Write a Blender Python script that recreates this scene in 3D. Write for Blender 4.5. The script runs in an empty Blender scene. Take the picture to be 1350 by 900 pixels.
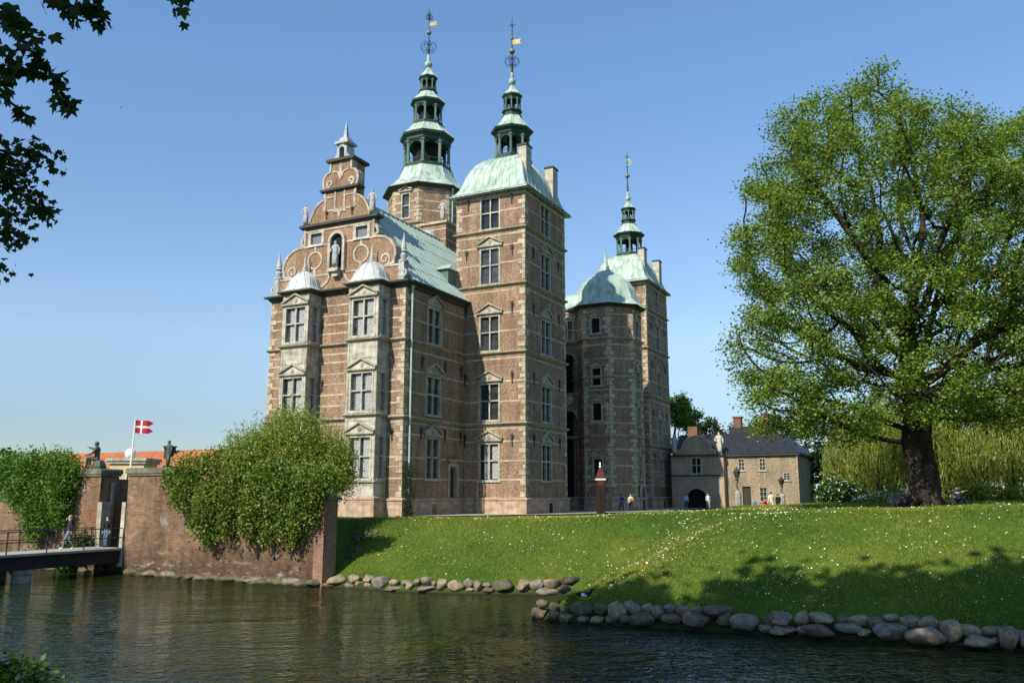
import bpy, bmesh, math, random
import numpy as np
from mathutils import Vector, Matrix

random.seed(7)
rng = np.random.default_rng(7)
SC = bpy.context.scene
COL = SC.collection
R = math.radians

# ------------------------------------------------------------------ camera model (used for surveying positions from the photo)
FPX, CAMH, HORIZ = 1130.0, 4.3, 652.0
PITCH = math.atan((HORIZ - 450) / FPX)

def ray(x, y):
    cx = (x - 675) / FPX; cy = -(y - 450) / FPX
    return np.array([cx, math.cos(PITCH) - cy * math.sin(PITCH), math.sin(PITCH) + cy * math.cos(PITCH)])
CAM = np.array([0, 0, CAMH])
def at(x, y, Y):
    d = ray(x, y); return CAM + d * Y / d[1]
def at_z(x, y, z):
    d = ray(x, y); return CAM + d * (z - CAMH) / d[2]

# castle axes: U along the gable front (to the right), V into the depth
VX = np.array([575.0, math.hypot(FPX, 202), 0]); VX /= np.linalg.norm(VX)
UX = np.array([VX[1], -VX[0], 0])
CO = np.array([1.1437, 73.0, 0.0])
GZ = 2.65                                   # level of the castle terrace
ROT = math.atan2(UX[1], UX[0])
def wuv(u, v, z=0.0):
    p = CO + UX * u + VX * v; return np.array([p[0], p[1], z])

# ------------------------------------------------------------------ materials
def nt(name):
    m = bpy.data.materials.new(name); m.use_nodes = True
    t = m.node_tree; t.nodes.clear()
    out = t.nodes.new('ShaderNodeOutputMaterial'); bs = t.nodes.new('ShaderNodeBsdfPrincipled')
    t.links.new(bs.outputs[0], out.inputs[0])
    return m, t, bs, out
def N(t, typ, **kw):
    n = t.nodes.new(typ)
    for k, v in kw.items():
        if k in n.inputs: n.inputs[k].default_value = v
        else: setattr(n, k, v)
    return n
def mapping(t, coord='UV', scale=(1, 1, 1)):
    tc = t.nodes.new('ShaderNodeTexCoord'); mp = t.nodes.new('ShaderNodeMapping')
    mp.inputs['Scale'].default_value = scale
    t.links.new(tc.outputs[coord], mp.inputs[0]); return mp.outputs[0]
def noise(t, vec, scale, detail=4, rough=.6, dist=0):
    n = N(t, 'ShaderNodeTexNoise'); n.inputs['Scale'].default_value = scale
    n.inputs['Detail'].default_value = detail; n.inputs['Roughness'].default_value = rough
    n.inputs['Distortion'].default_value = dist
    t.links.new(vec, n.inputs['Vector']); return n.outputs['Fac']
def ramp(t, fac, stops):
    r = t.nodes.new('ShaderNodeValToRGB'); e = r.color_ramp.elements
    while len(e) < len(stops): e.new(.5)
    for i, (p, c) in enumerate(stops):
        e[i].position = p; e[i].color = (*c, 1) if len(c) == 3 else c
    t.links.new(fac, r.inputs[0]); return r.outputs[0]
def mix(t, fac, a, b, mode='MIX'):
    m = t.nodes.new('ShaderNodeMix'); m.data_type = 'RGBA'; m.blend_type = mode
    for sock, v in ((m.inputs[0], fac), (m.inputs[6], a), (m.inputs[7], b)):
        if isinstance(v, (int, float)): sock.default_value = v
        elif isinstance(v, tuple): sock.default_value = (*v, 1)
        else: t.links.new(v, sock)
    return m.outputs[2]
def bump(t, bs, h, strength=.4, dist=.05):
    b = t.nodes.new('ShaderNodeBump'); b.inputs['Strength'].default_value = strength; b.inputs['Distance'].default_value = dist
    t.links.new(h, b.inputs['Height']); t.links.new(b.outputs[0], bs.inputs['Normal'])
G3 = lambda v: (v, v, v)

def mat_basic(name, c, var=.25, scale=1.5, rough=.8, metal=0, coord='Object', bumps=.0, spec=.3, c2=None, scl=(1, 1, 1)):
    m, t, bs, o = nt(name)
    vec = mapping(t, coord, scl)
    f = noise(t, vec, scale, 5, .65)
    lo = tuple(x * (1 - var) for x in c); hi = c2 if c2 else tuple(min(1, x * (1 + var)) for x in c)
    col = ramp(t, f, [(.3, lo), (.7, hi)])
    t.links.new(col, bs.inputs['Base Color'])
    bs.inputs['Roughness'].default_value = rough; bs.inputs['Metallic'].default_value = metal
    bs.inputs['Specular IOR Level'].default_value = spec
    if bumps: bump(t, bs, noise(t, vec, scale * 6, 4), bumps, .03)
    return m

def mat_brick(name, cA, cB, mortar, tint, bw=.25, rh=.083, ms=.012, mott=.5, stain=.45, pale=None, mscale=4.5, damp=0):
    m, t, bs, o = nt(name)
    vec = mapping(t, 'UV')
    br = N(t, 'ShaderNodeTexBrick'); t.links.new(vec, br.inputs['Vector'])
    for k, v in (('Scale', 1.0), ('Mortar Size', ms), ('Brick Width', bw), ('Row Height', rh), ('Mortar Smooth', .2), ('Bias', 0.0)):
        br.inputs[k].default_value = v
    br.inputs['Color1'].default_value = (*cA, 1); br.inputs['Color2'].default_value = (*cB, 1); br.inputs['Mortar'].default_value = (*mortar, 1)
    base = br.outputs['Color']
    mo = noise(t, vec, mscale, 3, .75)
    base = mix(t, ramp(t, mo, [(.42, G3(0)), (.58, G3(mott))]), base, tint)
    dk = noise(t, mapping(t, 'UV', (1, 2.2, 1)), mscale * 1.35, 3, .8)
    base = mix(t, ramp(t, dk, [(.5, G3(0)), (.62, G3(mott * .8))]), base, tuple(x * .5 for x in cA))
    rp = noise(t, vec, .42, 3, .6)
    base = mix(t, ramp(t, rp, [(.58, G3(0)), (.66, G3(.28))]), base, (cB[0] * 1.1, cB[1] * .72, cB[2] * .62))
    if pale:
        pn = noise(t, vec, .55, 6, .7, .6)
        base = mix(t, ramp(t, pn, [(.58, G3(0)), (.70, G3(.6))]), base, pale)
    big = noise(t, mapping(t, 'UV', (.35, .35, 1)), 1.0, 5, .6)
    base = mix(t, 1.0, base, ramp(t, big, [(.3, G3(.68)), (.7, G3(1.15))]), 'MULTIPLY')
    st = noise(t, mapping(t, 'UV', (1.6, .16, 1)), 1.0, 5, .65)
    base = mix(t, stain, base, ramp(t, st, [(.35, G3(.42)), (.58, G3(1.0))]), 'MULTIPLY')
    if damp:                                                             # damp, lime-stained foot of the wall above the water
        sp = t.nodes.new('ShaderNodeSeparateXYZ'); t.links.new(vec, sp.inputs[0])
        ad = t.nodes.new('ShaderNodeMath'); ad.operation = 'MULTIPLY_ADD'; ad.inputs[1].default_value = 2.6
        t.links.new(noise(t, mapping(t, 'UV', (.5, 1.1, 1)), 1.0, 6, .7), ad.inputs[0]); t.links.new(sp.outputs['Y'], ad.inputs[2])
        mr = t.nodes.new('ShaderNodeMapRange'); t.links.new(ad.outputs[0], mr.inputs[0]); mr.inputs[1].default_value = 1.7; mr.inputs[2].default_value = 3.4
        low = mix(t, ramp(t, noise(t, mapping(t, 'UV', (1.1, 2.6, 1)), 1.0, 6, .75), [(.54, G3(0)), (.64, G3(.6))]), mix(t, 1.0, base, (.50, .50, .52), 'MULTIPLY'), (.40, .37, .33))
        base = mix(t, mr.outputs[0], low, base)
    t.links.new(base, bs.inputs['Base Color']); bs.inputs['Roughness'].default_value = .9; bs.inputs['Specular IOR Level'].default_value = .15
    bump(t, bs, br.outputs['Fac'], -.35, .02)
    return m

def mat_stone(name, c, c2, stain=.6, rough=.85):
    m, t, bs, o = nt(name)
    vec = mapping(t, 'UV')
    f = noise(t, vec, .9, 6, .7)
    base = ramp(t, f, [(.3, c), (.7, c2)])
    st = noise(t, mapping(t, 'UV', (2.6, .28, 1)), 1.0, 5, .7)
    base = mix(t, stain, base, ramp(t, st, [(.34, G3(.35)), (.56, G3(1.0))]), 'MULTIPLY')
    blk = noise(t, mapping(t, 'UV', (.8, 2.3, 1)), 1.0, 1, .5)
    base = mix(t, .6, base, ramp(t, blk, [(.35, G3(.55)), (.6, G3(1.1))]), 'MULTIPLY')
    fine = noise(t, vec, 14, 3, .7)
    base = mix(t, .5, base, ramp(t, fine, [(.3, G3(.7)), (.7, G3(1.15))]), 'MULTIPLY')
    t.links.new(base, bs.inputs['Base Color']); bs.inputs['Roughness'].default_value = rough; bs.inputs['Specular IOR Level'].default_value = .2
    bump(t, bs, fine, .25, .02)
    return m

def mat_copper(name, c, c2, dark, streak=.5, rough=.55):
    m, t, bs, o = nt(name)
    vec = mapping(t, 'Object')
    f = noise(t, vec, .55, 5, .65)
    base = ramp(t, f, [(.32, c), (.68, c2)])
    st = noise(t, mapping(t, 'Object', (2.2, 2.2, .35)), 1.0, 5, .7)
    base = mix(t, streak, base, ramp(t, st, [(.34, dark), (.56, (1, 1, 1))]), 'MULTIPLY')
    t.links.new(base, bs.inputs['Base Color']); bs.inputs['Roughness'].default_value = rough; bs.inputs['Specular IOR Level'].default_value = .3
    bump(t, bs, f, .1, .05)
    return m

def mat_glass(name, c, var=.6):
    m, t, bs, o = nt(name)
    vec = mapping(t, 'UV')
    f = noise(t, vec, 1.2, 2)
    col = ramp(t, f, [(.35, tuple(x * (1 - var) for x in c)), (.65, c)])
    br = N(t, 'ShaderNodeTexBrick'); t.links.new(vec, br.inputs['Vector'])
    for k, v in (('Scale', 1.0), ('Mortar Size', .018), ('Brick Width', .3), ('Row Height', .22), ('Mortar Smooth', .1)): br.inputs[k].default_value = v
    br.offset = 0
    br.inputs['Color1'].default_value = (1, 1, 1, 1); br.inputs['Color2'].default_value = (.75, .75, .75, 1); br.inputs['Mortar'].default_value = (.45, .45, .42, 1)
    col = mix(t, 1.0, col, br.outputs['Color'], 'MULTIPLY')
    oi = t.nodes.new('ShaderNodeObjectInfo'); col = mix(t, 1.0, col, ramp(t, oi.outputs['Random'], [(0, G3(.45)), (.5, G3(.9)), (1, (1.7, 1.8, 1.85))]), 'MULTIPLY')
    t.links.new(col, bs.inputs['Base Color']); bs.inputs['Roughness'].default_value = .1; bs.inputs['Specular IOR Level'].default_value = .5
    bump(t, bs, noise(t, vec, 3.5, 2), .12, .03)
    return m

def mat_leaf(name, c, transl=.55, var=.25):
    m, t, bs, o = nt(name)
    t.nodes.remove(bs)
    info = t.nodes.new('ShaderNodeNewGeometry')
    col = ramp(t, info.outputs['Random Per Island'], [(0, tuple(x * (1 - var) for x in c)), (1, tuple(x * (1 + var) for x in c))])
    d = t.nodes.new('ShaderNodeBsdfDiffuse'); tr = t.nodes.new('ShaderNodeBsdfTranslucent'); mx = t.nodes.new('ShaderNodeMixShader')
    gl = t.nodes.new('ShaderNodeBsdfGlossy'); gl.inputs['Roughness'].default_value = .45; gl.inputs['Color'].default_value = (.6, .65, .6, 1)
    mx2 = t.nodes.new('ShaderNodeMixShader'); mx2.inputs[0].default_value = .018
    mx.inputs[0].default_value = transl
    t.links.new(col, d.inputs[0]); t.links.new(mix(t, 1.0, col, (1.25, 1.2, .6), 'MULTIPLY'), tr.inputs[0])
    t.links.new(d.outputs[0], mx.inputs[1]); t.links.new(tr.outputs[0], mx.inputs[2])
    t.links.new(mx.outputs[0], mx2.inputs[1]); t.links.new(gl.outputs[0], mx2.inputs[2])
    t.links.new(mx2.outputs[0], o.inputs[0])
    return m

M = {}
M['brick'] = mat_brick('castle_brick', (.168, .080, .044), (.285, .148, .084), (.37, .295, .21), (.43, .315, .21), mott=.82, stain=.6)
M['brick_side'] = M['brick']
M['brick_gable'] = mat_brick('gable_brick', (.21, .10, .05), (.31, .155, .078), (.37, .29, .2), (.40, .29, .175), mott=.75, stain=.5)
M['brick_wall'] = mat_brick('moat_wall_brick', (.19, .085, .038), (.31, .15, .07), (.27, .21, .145), (.16, .125, .085), bw=.26, rh=.085, ms=.016, mott=.7, stain=.55, pale=(.46, .41, .36), mscale=1.3, damp=1)
M['brick_pier'] = mat_brick('pier_brick', (.27, .11, .06), (.36, .17, .10), (.34, .28, .22), (.25, .16, .11), bw=.26, rh=.085, ms=.014, mott=.5, stain=.3, mscale=1.6)
M['brick_house'] = mat_brick('house_brick', (.34, .265, .165), (.44, .355, .225), (.44, .38, .28), (.21, .16, .11), mott=.75, stain=.35)
M['brick_gate'] = mat_brick('gatehouse_brick', (.40, .26, .165), (.50, .345, .23), (.48, .39, .3), (.46, .35, .25), mott=.55, stain=.3)
M['brick_red'] = mat_brick('chimney_brick', (.20, .07, .04), (.26, .10, .06), (.25, .18, .14), (.15, .08, .055), mott=.4, stain=.3)
M['stone'] = mat_stone('band_sandstone', (.39, .325, .22), (.60, .515, .37), .5)
M['bay'] = mat_stone('bay_sandstone', (.42, .39, .31), (.60, .56, .455), .7)
M['plinth'] = mat_stone('plinth_sandstone', (.40, .27, .18), (.55, .41, .29), .55)
M['trim'] = mat_stone('white_trim', (.40, .355, .275), (.56, .51, .42), .55)
M['string'] = mat_stone('weathered_cornice', (.32, .29, .21), (.50, .45, .34), .65)
M['frame'] = mat_stone('window_stone', (.38, .355, .29), (.54, .50, .41), .5)
M['stat_grey'] = mat_stone('statue_stone', (.36, .38, .37), (.55, .56, .53), .6)
M['stat_bronze'] = mat_stone('statue_bronze', (.05, .065, .055), (.12, .15, .125), .4, .5)
M['stat_white'] = mat_stone('statue_pale_stone', (.5, .46, .4), (.66, .62, .55), .4)
M['glass'] = mat_glass('leaded_glass', (.065, .072, .074))
M['curtain'] = mat_basic('lace_curtain', (.30, .31, .30), .6, 7.5, .6, coord='UV')
M['shade'] = mat_basic('window_shutter', (.15, .16, .16), .2, 2, .6)
M['copper'] = mat_copper('verdigris_copper', (.30, .40, .335), (.48, .56, .49), (.34, .42, .36), .75)
M['copper_roof'] = mat_copper('verdigris_roof', (.33, .43, .375), (.43, .53, .465), (.6, .68, .64), .35)
M['copper_dark'] = mat_copper('dark_verdigris', (.014, .036, .027), (.035, .075, .055), (.4, .5, .45), .6, .6)
M['copper_mid'] = mat_copper('mid_verdigris', (.075, .135, .105), (.17, .26, .21), (.3, .4, .35), .75, .6)
M['lead'] = mat_copper('pale_lead', (.42, .44, .435), (.58, .60, .585), (.45, .47, .46), .75, .5)
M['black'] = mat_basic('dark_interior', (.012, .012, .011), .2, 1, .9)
M['iron'] = mat_basic('wrought_iron', (.03, .03, .028), .3, 3, .6)
M['gold'] = mat_basic('gilded_metal', (.24, .19, .09), .3, 3, .5, .6)
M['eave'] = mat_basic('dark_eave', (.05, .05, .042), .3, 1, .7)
M['pipe'] = mat_basic('green_downpipe', (.33, .46, .39), .25, 1, .5)
M['wood'] = mat_basic('dark_door_wood', (.035, .028, .02), .3, 3, .6)
M['tile'] = mat_basic('orange_roof_tiles', (.33, .10, .035), .3, 1.2, .8, c2=(.44, .16, .06))
M['slate'] = mat_basic('black_glazed_tiles', (.024, .025, .027), .35, 1.5, .5, bumps=.6, spec=.3)
M['plaster'] = mat_basic('ochre_plaster', (.55, .43, .24), .15, 1, .85)
M['white'] = mat_basic('white_paint', (.78, .78, .75), .06, 1, .5)
M['cap'] = mat_stone('wall_capstone', (.13, .135, .09), (.24, .23, .17), .6)
M['deck'] = mat_basic('bridge_deck', (.33, .32, .28), .2, 1.5, .85)
M['beam'] = mat_basic('bridge_beam', (.025, .024, .022), .3, 1, .7)
M['granite'] = mat_basic('granite_block', (.26, .25, .22), .45, 3, .8, bumps=.4)
M['redbox'] = mat_basic('sentry_red', (.085, .014, .010), .15, 2, .7)
M['gravel'] = mat_basic('pale_gravel', (.34, .31, .25), .2, 6, .9)
M['bark'] = mat_basic('tree_bark', (.018, .014, .010), .5, 3, .95, bumps=1.0, c2=(.06, .048, .034), scl=(1, 1, .35))
M['twig'] = mat_basic('twig_bark', (.028, .024, .018), .4, 4, .9)
for i, c in enumerate([(.20, .175, .135), (.29, .225, .15), (.145, .11, .08), (.115, .105, .06), (.23, .17, .12)]):
    M['rock%d' % i] = mat_basic(['grey_granite', 'tan_granite', 'brown_granite', 'mossy_granite', 'pink_granite'][i], c, .5, 1.7, .85, bumps=.8)
    t = M['rock%d' % i].node_tree; bs = next(n for n in t.nodes if n.type == 'BSDF_PRINCIPLED'); lk = bs.inputs['Base Color'].links[0].from_socket
    ge = t.nodes.new('ShaderNodeNewGeometry'); sp = t.nodes.new('ShaderNodeSeparateXYZ'); t.links.new(ge.outputs['Position'], sp.inputs[0])
    ad = t.nodes.new('ShaderNodeMath'); ad.operation = 'MULTIPLY_ADD'; ad.inputs[1].default_value = .25; t.links.new(noise(t, mapping(t, 'Object'), 2.5, 3), ad.inputs[0]); t.links.new(sp.outputs['Z'], ad.inputs[2])
    wet = ramp(t, ad.outputs[0], [(.16, (.28, .30, .22)), (.27, (1, 1, 1))])                 # wet, algae-stained foot of each stone
    lich = ramp(t, noise(t, mapping(t, 'Object'), 4.5, 4, .7), [(.52, (1, 1, 1)), (.66, (.62, .66, .48))])
    t.links.new(mix(t, 1.0, mix(t, 1.0, lk, wet, 'MULTIPLY'), lich, 'MULTIPLY'), bs.inputs['Base Color'])
for nm, c in (('lin_a', (.245, .335, .062)), ('lin_b', (.17, .26, .046)), ('lin_c', (.08, .15, .03)),
              ('shr_a', (.27, .33, .06)), ('shr_b', (.17, .24, .04)), ('shr_c', (.09, .145, .028)),
              ('ivy_a', (.14, .26, .036)), ('ivy_b', (.075, .165, .026)), ('ivy_c', (.022, .06, .015)),
              ('wil_a', (.27, .30, .045)), ('wil_b', (.21, .25, .042)), ('wil_c', (.14, .18, .034)),
              ('bg_a', (.075, .115, .028)), ('bg_b', (.04, .07, .024)), ('pin_a', (.024, .045, .02)),
              ('map_a', (.030, .060, .014)), ('map_b', (.022, .045, .011)), ('brz_a', (.16, .105, .03)),
              ('gra_a', (.185, .232, .030)), ('gra_b', (.29, .295, .052)), ('gra_c', (.090, .160, .018))):
    M[nm] = mat_leaf(nm.replace('lin', 'linden_leaf').replace('shr', 'shrub_leaf').replace('wil', 'willow_leaf').replace('gra', 'grass_blade'), c, .30 if nm.startswith('gra') else .42)
M['petal'] = mat_basic('daisy_petal', (.78, .78, .66), .1, 3, .7)
M['petal_y'] = mat_basic('dandelion_petal', (.75, .62, .18), .1, 3, .7)
M['blossom'] = mat_leaf('white_blossom', (.75, .74, .72), .2, .1)
for nm, c in (('skin', (.55, .34, .24)), ('hair_blond', (.35, .24, .11)), ('hair_dark', (.04, .028, .02)), ('navy', (.025, .03, .045)), ('jeans', (.09, .14, .22)),
              ('jeans_pale', (.17, .20, .24)), ('blackcloth', (.012, .012, .013)), ('greycloth', (.3, .31, .31)), ('blue', (.10, .20, .36)), ('cream', (.62, .54, .38)), ('red', (.5, .05, .03)),
              ('orange', (.5, .22, .1)), ('whitecloth', (.7, .7, .68)), ('skyblue', (.3, .45, .6)), ('shoe', (.02, .018, .015)), ('flag_red', (.36, .02, .035))):
    M[nm] = mat_basic(nm, c, .12, 6, .85)

# ------------------------------------------------------------------ object helpers
def tag(o, label=None, cat=None, group=None, kind=None):
    if label: o['label'] = label
    if cat: o['category'] = cat
    if group: o['group'] = group
    if kind: o['kind'] = kind
    return o
def empty(name, loc=(0, 0, 0), rz=0):
    o = bpy.data.objects.new(name, None); COL.objects.link(o)
    o.location = loc; o.rotation_euler = (0, 0, rz); o.empty_display_size = .3
    return o

class Frame:
    """a wall plane: s runs along it, t comes out of it, z is up"""
    def __init__(s, o, d, n): s.o, s.d, s.n = o, d, n
    def p(s, a, t, z): return (s.o[0] + s.d[0] * a + s.n[0] * t, s.o[1] + s.d[1] * a + s.n[1] * t, z)
def edge(poly, i):
    a, b = poly[i], poly[(i + 1) % len(poly)]
    L = math.hypot(b[0] - a[0], b[1] - a[1]); d = ((b[0] - a[0]) / L, (b[1] - a[1]) / L)
    F = Frame(a, d, (d[1], -d[0])); F.L = L
    return F
def rect(u0, u1, v0, v1): return [(u0, v0), (u1, v0), (u1, v1), (u0, v1)]
def octo(cx, cy, r, n=8, ph=None):
    ph = math.pi / n if ph is None else ph
    return [(cx + r * math.cos(ph + 2 * math.pi * i / n), cy + r * math.sin(ph + 2 * math.pi * i / n)) for i in range(n)]
def offset(poly, t):
    n = len(poly); out = []
    for i in range(n):
        a, b, c = poly[i - 1], poly[i], poly[(i + 1) % n]
        d1 = (b[0] - a[0], b[1] - a[1]); l1 = math.hypot(*d1); n1 = (d1[1] / l1, -d1[0] / l1)
        d2 = (c[0] - b[0], c[1] - b[1]); l2 = math.hypot(*d2); n2 = (d2[1] / l2, -d2[0] / l2)
        k = 1 + n1[0] * n2[0] + n1[1] * n2[1]
        out.append((b[0] + (n1[0] + n2[0]) / k * t, b[1] + (n1[1] + n2[1]) / k * t))
    return out

class MB:
    def __init__(s, dz=0.0): s.v, s.f, s.m, s.dz = [], [], [], dz
    def add(s, vs, fs, m=0):
        b = len(s.v); s.v += [tuple(v) for v in vs]
        for f in fs: s.f.append([b + i for i in f]); s.m.append(m)
    def hexa(s, P, m=0, flip=False):
        fs = [(0, 3, 2, 1), (4, 5, 6, 7), (0, 1, 5, 4), (1, 2, 6, 5), (2, 3, 7, 6), (3, 0, 4, 7)]
        if flip: fs = [f[::-1] for f in fs]
        s.add(P, fs, m)
    def box(s, x0, x1, y0, y1, z0, z1, m=0):
        s.hexa([(x0, y0, z0), (x1, y0, z0), (x1, y1, z0), (x0, y1, z0), (x0, y0, z1), (x1, y0, z1), (x1, y1, z1), (x0, y1, z1)], m)
    def fbox(s, F, a0, a1, t0, t1, z0, z1, m=0):
        P = [F.p(a0, t0, z0), F.p(a1, t0, z0), F.p(a1, t1, z0), F.p(a0, t1, z0), F.p(a0, t0, z1), F.p(a1, t0, z1), F.p(a1, t1, z1), F.p(a0, t1, z1)]
        s.hexa(P, m, True)
    def fquad(s, F, pts, m=0): s.add([F.p(*p) for p in pts], [tuple(range(len(pts)))], m)
    def fprism(s, F, poly, t0, t1, m=0):
        """poly: (s,z) counter-clockwise as seen from outside"""
        n = len(poly)
        A = [F.p(a, t1, z) for a, z in poly]; B = [F.p(a, t0, z) for a, z in poly]
        fs = [tuple(range(n)), tuple(range(2 * n - 1, n - 1, -1))] + [(i, n + i, n + (i + 1) % n, (i + 1) % n) for i in range(n)]
        s.add(A + B, fs, m)
    def ribbon(s, F, pts, w, t0, t1, m=0, closed=False):
        n = len(pts); L, Rr = [], []
        for i in range(n):
            a = pts[i - 1] if (i > 0 or closed) else pts[i]; b = pts[(i + 1) % n] if (i < n - 1 or closed) else pts[i]
            dx, dz = b[0] - a[0], b[1] - a[1]; l = math.hypot(dx, dz) or 1
            L.append((pts[i][0] - dz / l * w / 2, pts[i][1] + dx / l * w / 2)); Rr.append((pts[i][0] + dz / l * w / 2, pts[i][1] - dx / l * w / 2))
        for i in range(n if closed else n - 1):
            j = (i + 1) % n
            s.fprism(F, [Rr[i], Rr[j], L[j], L[i]], t0, t1, m)
    def loft(s, loops, m=0, cap0=False, cap1=False, ms=None):
        n = len(loops[0]); V = [p for l in loops for p in l]; b = len(s.v); s.v += [tuple(v) for v in V]
        for k in range(len(loops) - 1):
            for i in range(n):
                j = (i + 1) % n
                s.f.append([b + k * n + i, b + k * n + j, b + (k + 1) * n + j, b + (k + 1) * n + i]); s.m.append(ms[k] if ms else m)
        if cap0: s.f.append([b + i for i in range(n)][::-1]); s.m.append(ms[0] if ms else m)
        if cap1: s.f.append([b + (len(loops) - 1) * n + i for i in range(n)]); s.m.append(ms[-1] if ms else m)
    def course(s, poly, prof, m=0):
        """moulding round a footprint; prof: (offset, z) from bottom to top"""
        s.loft([[(x, y, z) for x, y in offset(poly, t)] for t, z in prof], m)
    def octa(s, cx, cy, prof, m=0, n=8, ph=None, cap0=True, cap1=True, ms=None):
        s.loft([[(x, y, z) for x, y in octo(cx, cy, max(r, .005), n, ph)] for r, z in prof], m, cap0, cap1, ms)
    def lathe(s, cx, cy, prof, m=0, n=12): s.octa(cx, cy, prof, m, n)
    def tube(s, pts, r, m=0, n=6, cap=True):
        pts = [Vector(p) for p in pts]; rs = r if isinstance(r, (list, tuple)) else [r] * len(pts)
        loops = []; up = Vector((0, 0, 1))
        for i, p in enumerate(pts):
            d = (pts[min(i + 1, len(pts) - 1)] - pts[max(i - 1, 0)]); d = d.normalized() if d.length > 1e-9 else up
            a = d.cross(Vector((1, 0, 0)) if abs(d.x) < .8 else Vector((0, 1, 0))).normalized(); c = d.cross(a)
            loops.append([tuple(p + (a * math.cos(q) + c * math.sin(q)) * rs[i]) for q in [2 * math.pi * k / n for k in range(n)]])
        s.loft(loops, m, cap, cap)
    def build(s, name, mats, parent=None, smooth=False, loc=None, recalc=False):
        me = bpy.data.meshes.new(name)
        vs = [(x, y, z + s.dz) for x, y, z in s.v]
        me.from_pydata(vs, [], s.f)
        if not isinstance(mats, (list, tuple)): mats = [mats]
        for mm in mats: me.materials.append(M[mm] if isinstance(mm, str) else mm)
        me.polygons.foreach_set('material_index', [min(i, len(mats) - 1) for i in s.m])
        if recalc:
            bm = bmesh.new(); bm.from_mesh(me); bmesh.ops.recalc_face_normals(bm, faces=bm.faces); bm.to_mesh(me); bm.free()
        me.update()
        uv = me.uv_layers.new(name='UVMap'); data = []
        co = [v.co for v in me.vertices]
        for p in me.polygons:
            n = p.normal
            if abs(n.z) < .8:
                l = math.hypot(n.x, n.y) or 1; tx, ty = -n.y / l, n.x / l
                for vi in p.vertices: c = co[vi]; data += [c.x * tx + c.y * ty, c.z]
            else:
                for vi in p.vertices: c = co[vi]; data += [c.x, c.y]
        uv.data.foreach_set('uv', data)
        if smooth: me.polygons.foreach_set('use_smooth', [True] * len(me.polygons))
        o = bpy.data.objects.new(name, me); COL.objects.link(o)
        if parent: o.parent = parent
        if loc is not None: o.location = loc
        return o

# ---- walls with openings
def wall(mb, F, s0, s1, z0, z1, ops=(), m=0, depth=.3, mr=None):
    xs = sorted({s0, s1, *[x for o in ops for x in o[:2]]}); zs = sorted({z0, z1, *[z for o in ops for z in o[2:4]]})
    xs = [x for x in xs if s0 <= x <= s1]; zs = [z for z in zs if z0 <= z <= z1]
    for i in range(len(xs) - 1):
        for j in range(len(zs) - 1):
            cx, cz = (xs[i] + xs[i + 1]) / 2, (zs[j] + zs[j + 1]) / 2
            if any(o[0] < cx < o[1] and o[2] < cz < o[3] for o in ops): continue
            mb.fquad(F, [(xs[i], 0, zs[j]), (xs[i + 1], 0, zs[j]), (xs[i + 1], 0, zs[j + 1]), (xs[i], 0, zs[j + 1])], m)
    for a, b, c, d in ops:
        r = m if mr is None else mr
        mb.fquad(F, [(a, 0, c), (a, 0, d), (a, -depth, d), (a, -depth, c)], r)
        mb.fquad(F, [(b, 0, d), (b, 0, c), (b, -depth, c), (b, -depth, d)], r)
        mb.fquad(F, [(a, 0, d), (b, 0, d), (b, -depth, d), (a, -depth, d)], r)
        mb.fquad(F, [(b, 0, c), (a, 0, c), (a, -depth, c), (b, -depth, c)], r)
def bands(mb, F, s0, s1, zl, ops=(), h=.14, t=.02, m=1):
    for z in zl:
        iv = [(s0, s1)]
        for a, b, c, d in ops:
            if c < z + h and d > z:
                nv = []
                for p, q in iv:
                    if b <= p or a >= q: nv.append((p, q))
                    else:
                        if a > p: nv.append((p, a))
                        if b < q: nv.append((b, q))
                iv = nv
        for p, q in iv:
            if q - p > .05: mb.fbox(F, p, q, -.02, t, z, z + h, m)
def quoins(mb, F, s, sign, z0, z1, m=1, w1=.30, w2=.62, h=.46, t=.03, skip=()):
    z = z0; k = 0
    while z + h <= z1 + .01:
        w = (w1 if k % 2 else w2) * random.uniform(.75, 1.15); hh = h - random.uniform(.02, .12)
        if random.random() < .12: z += h; k += 1; continue
        if not any(a < z + hh and b > z for a, b in skip):
            a, b = (s, s + sign * w) if sign > 0 else (s + sign * w, s)
            if sign > 0: a -= t
            else: b += t
            mb.fbox(F, a, b, -.02, t, z, z + hh, m)
        z += h; k += 1

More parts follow.
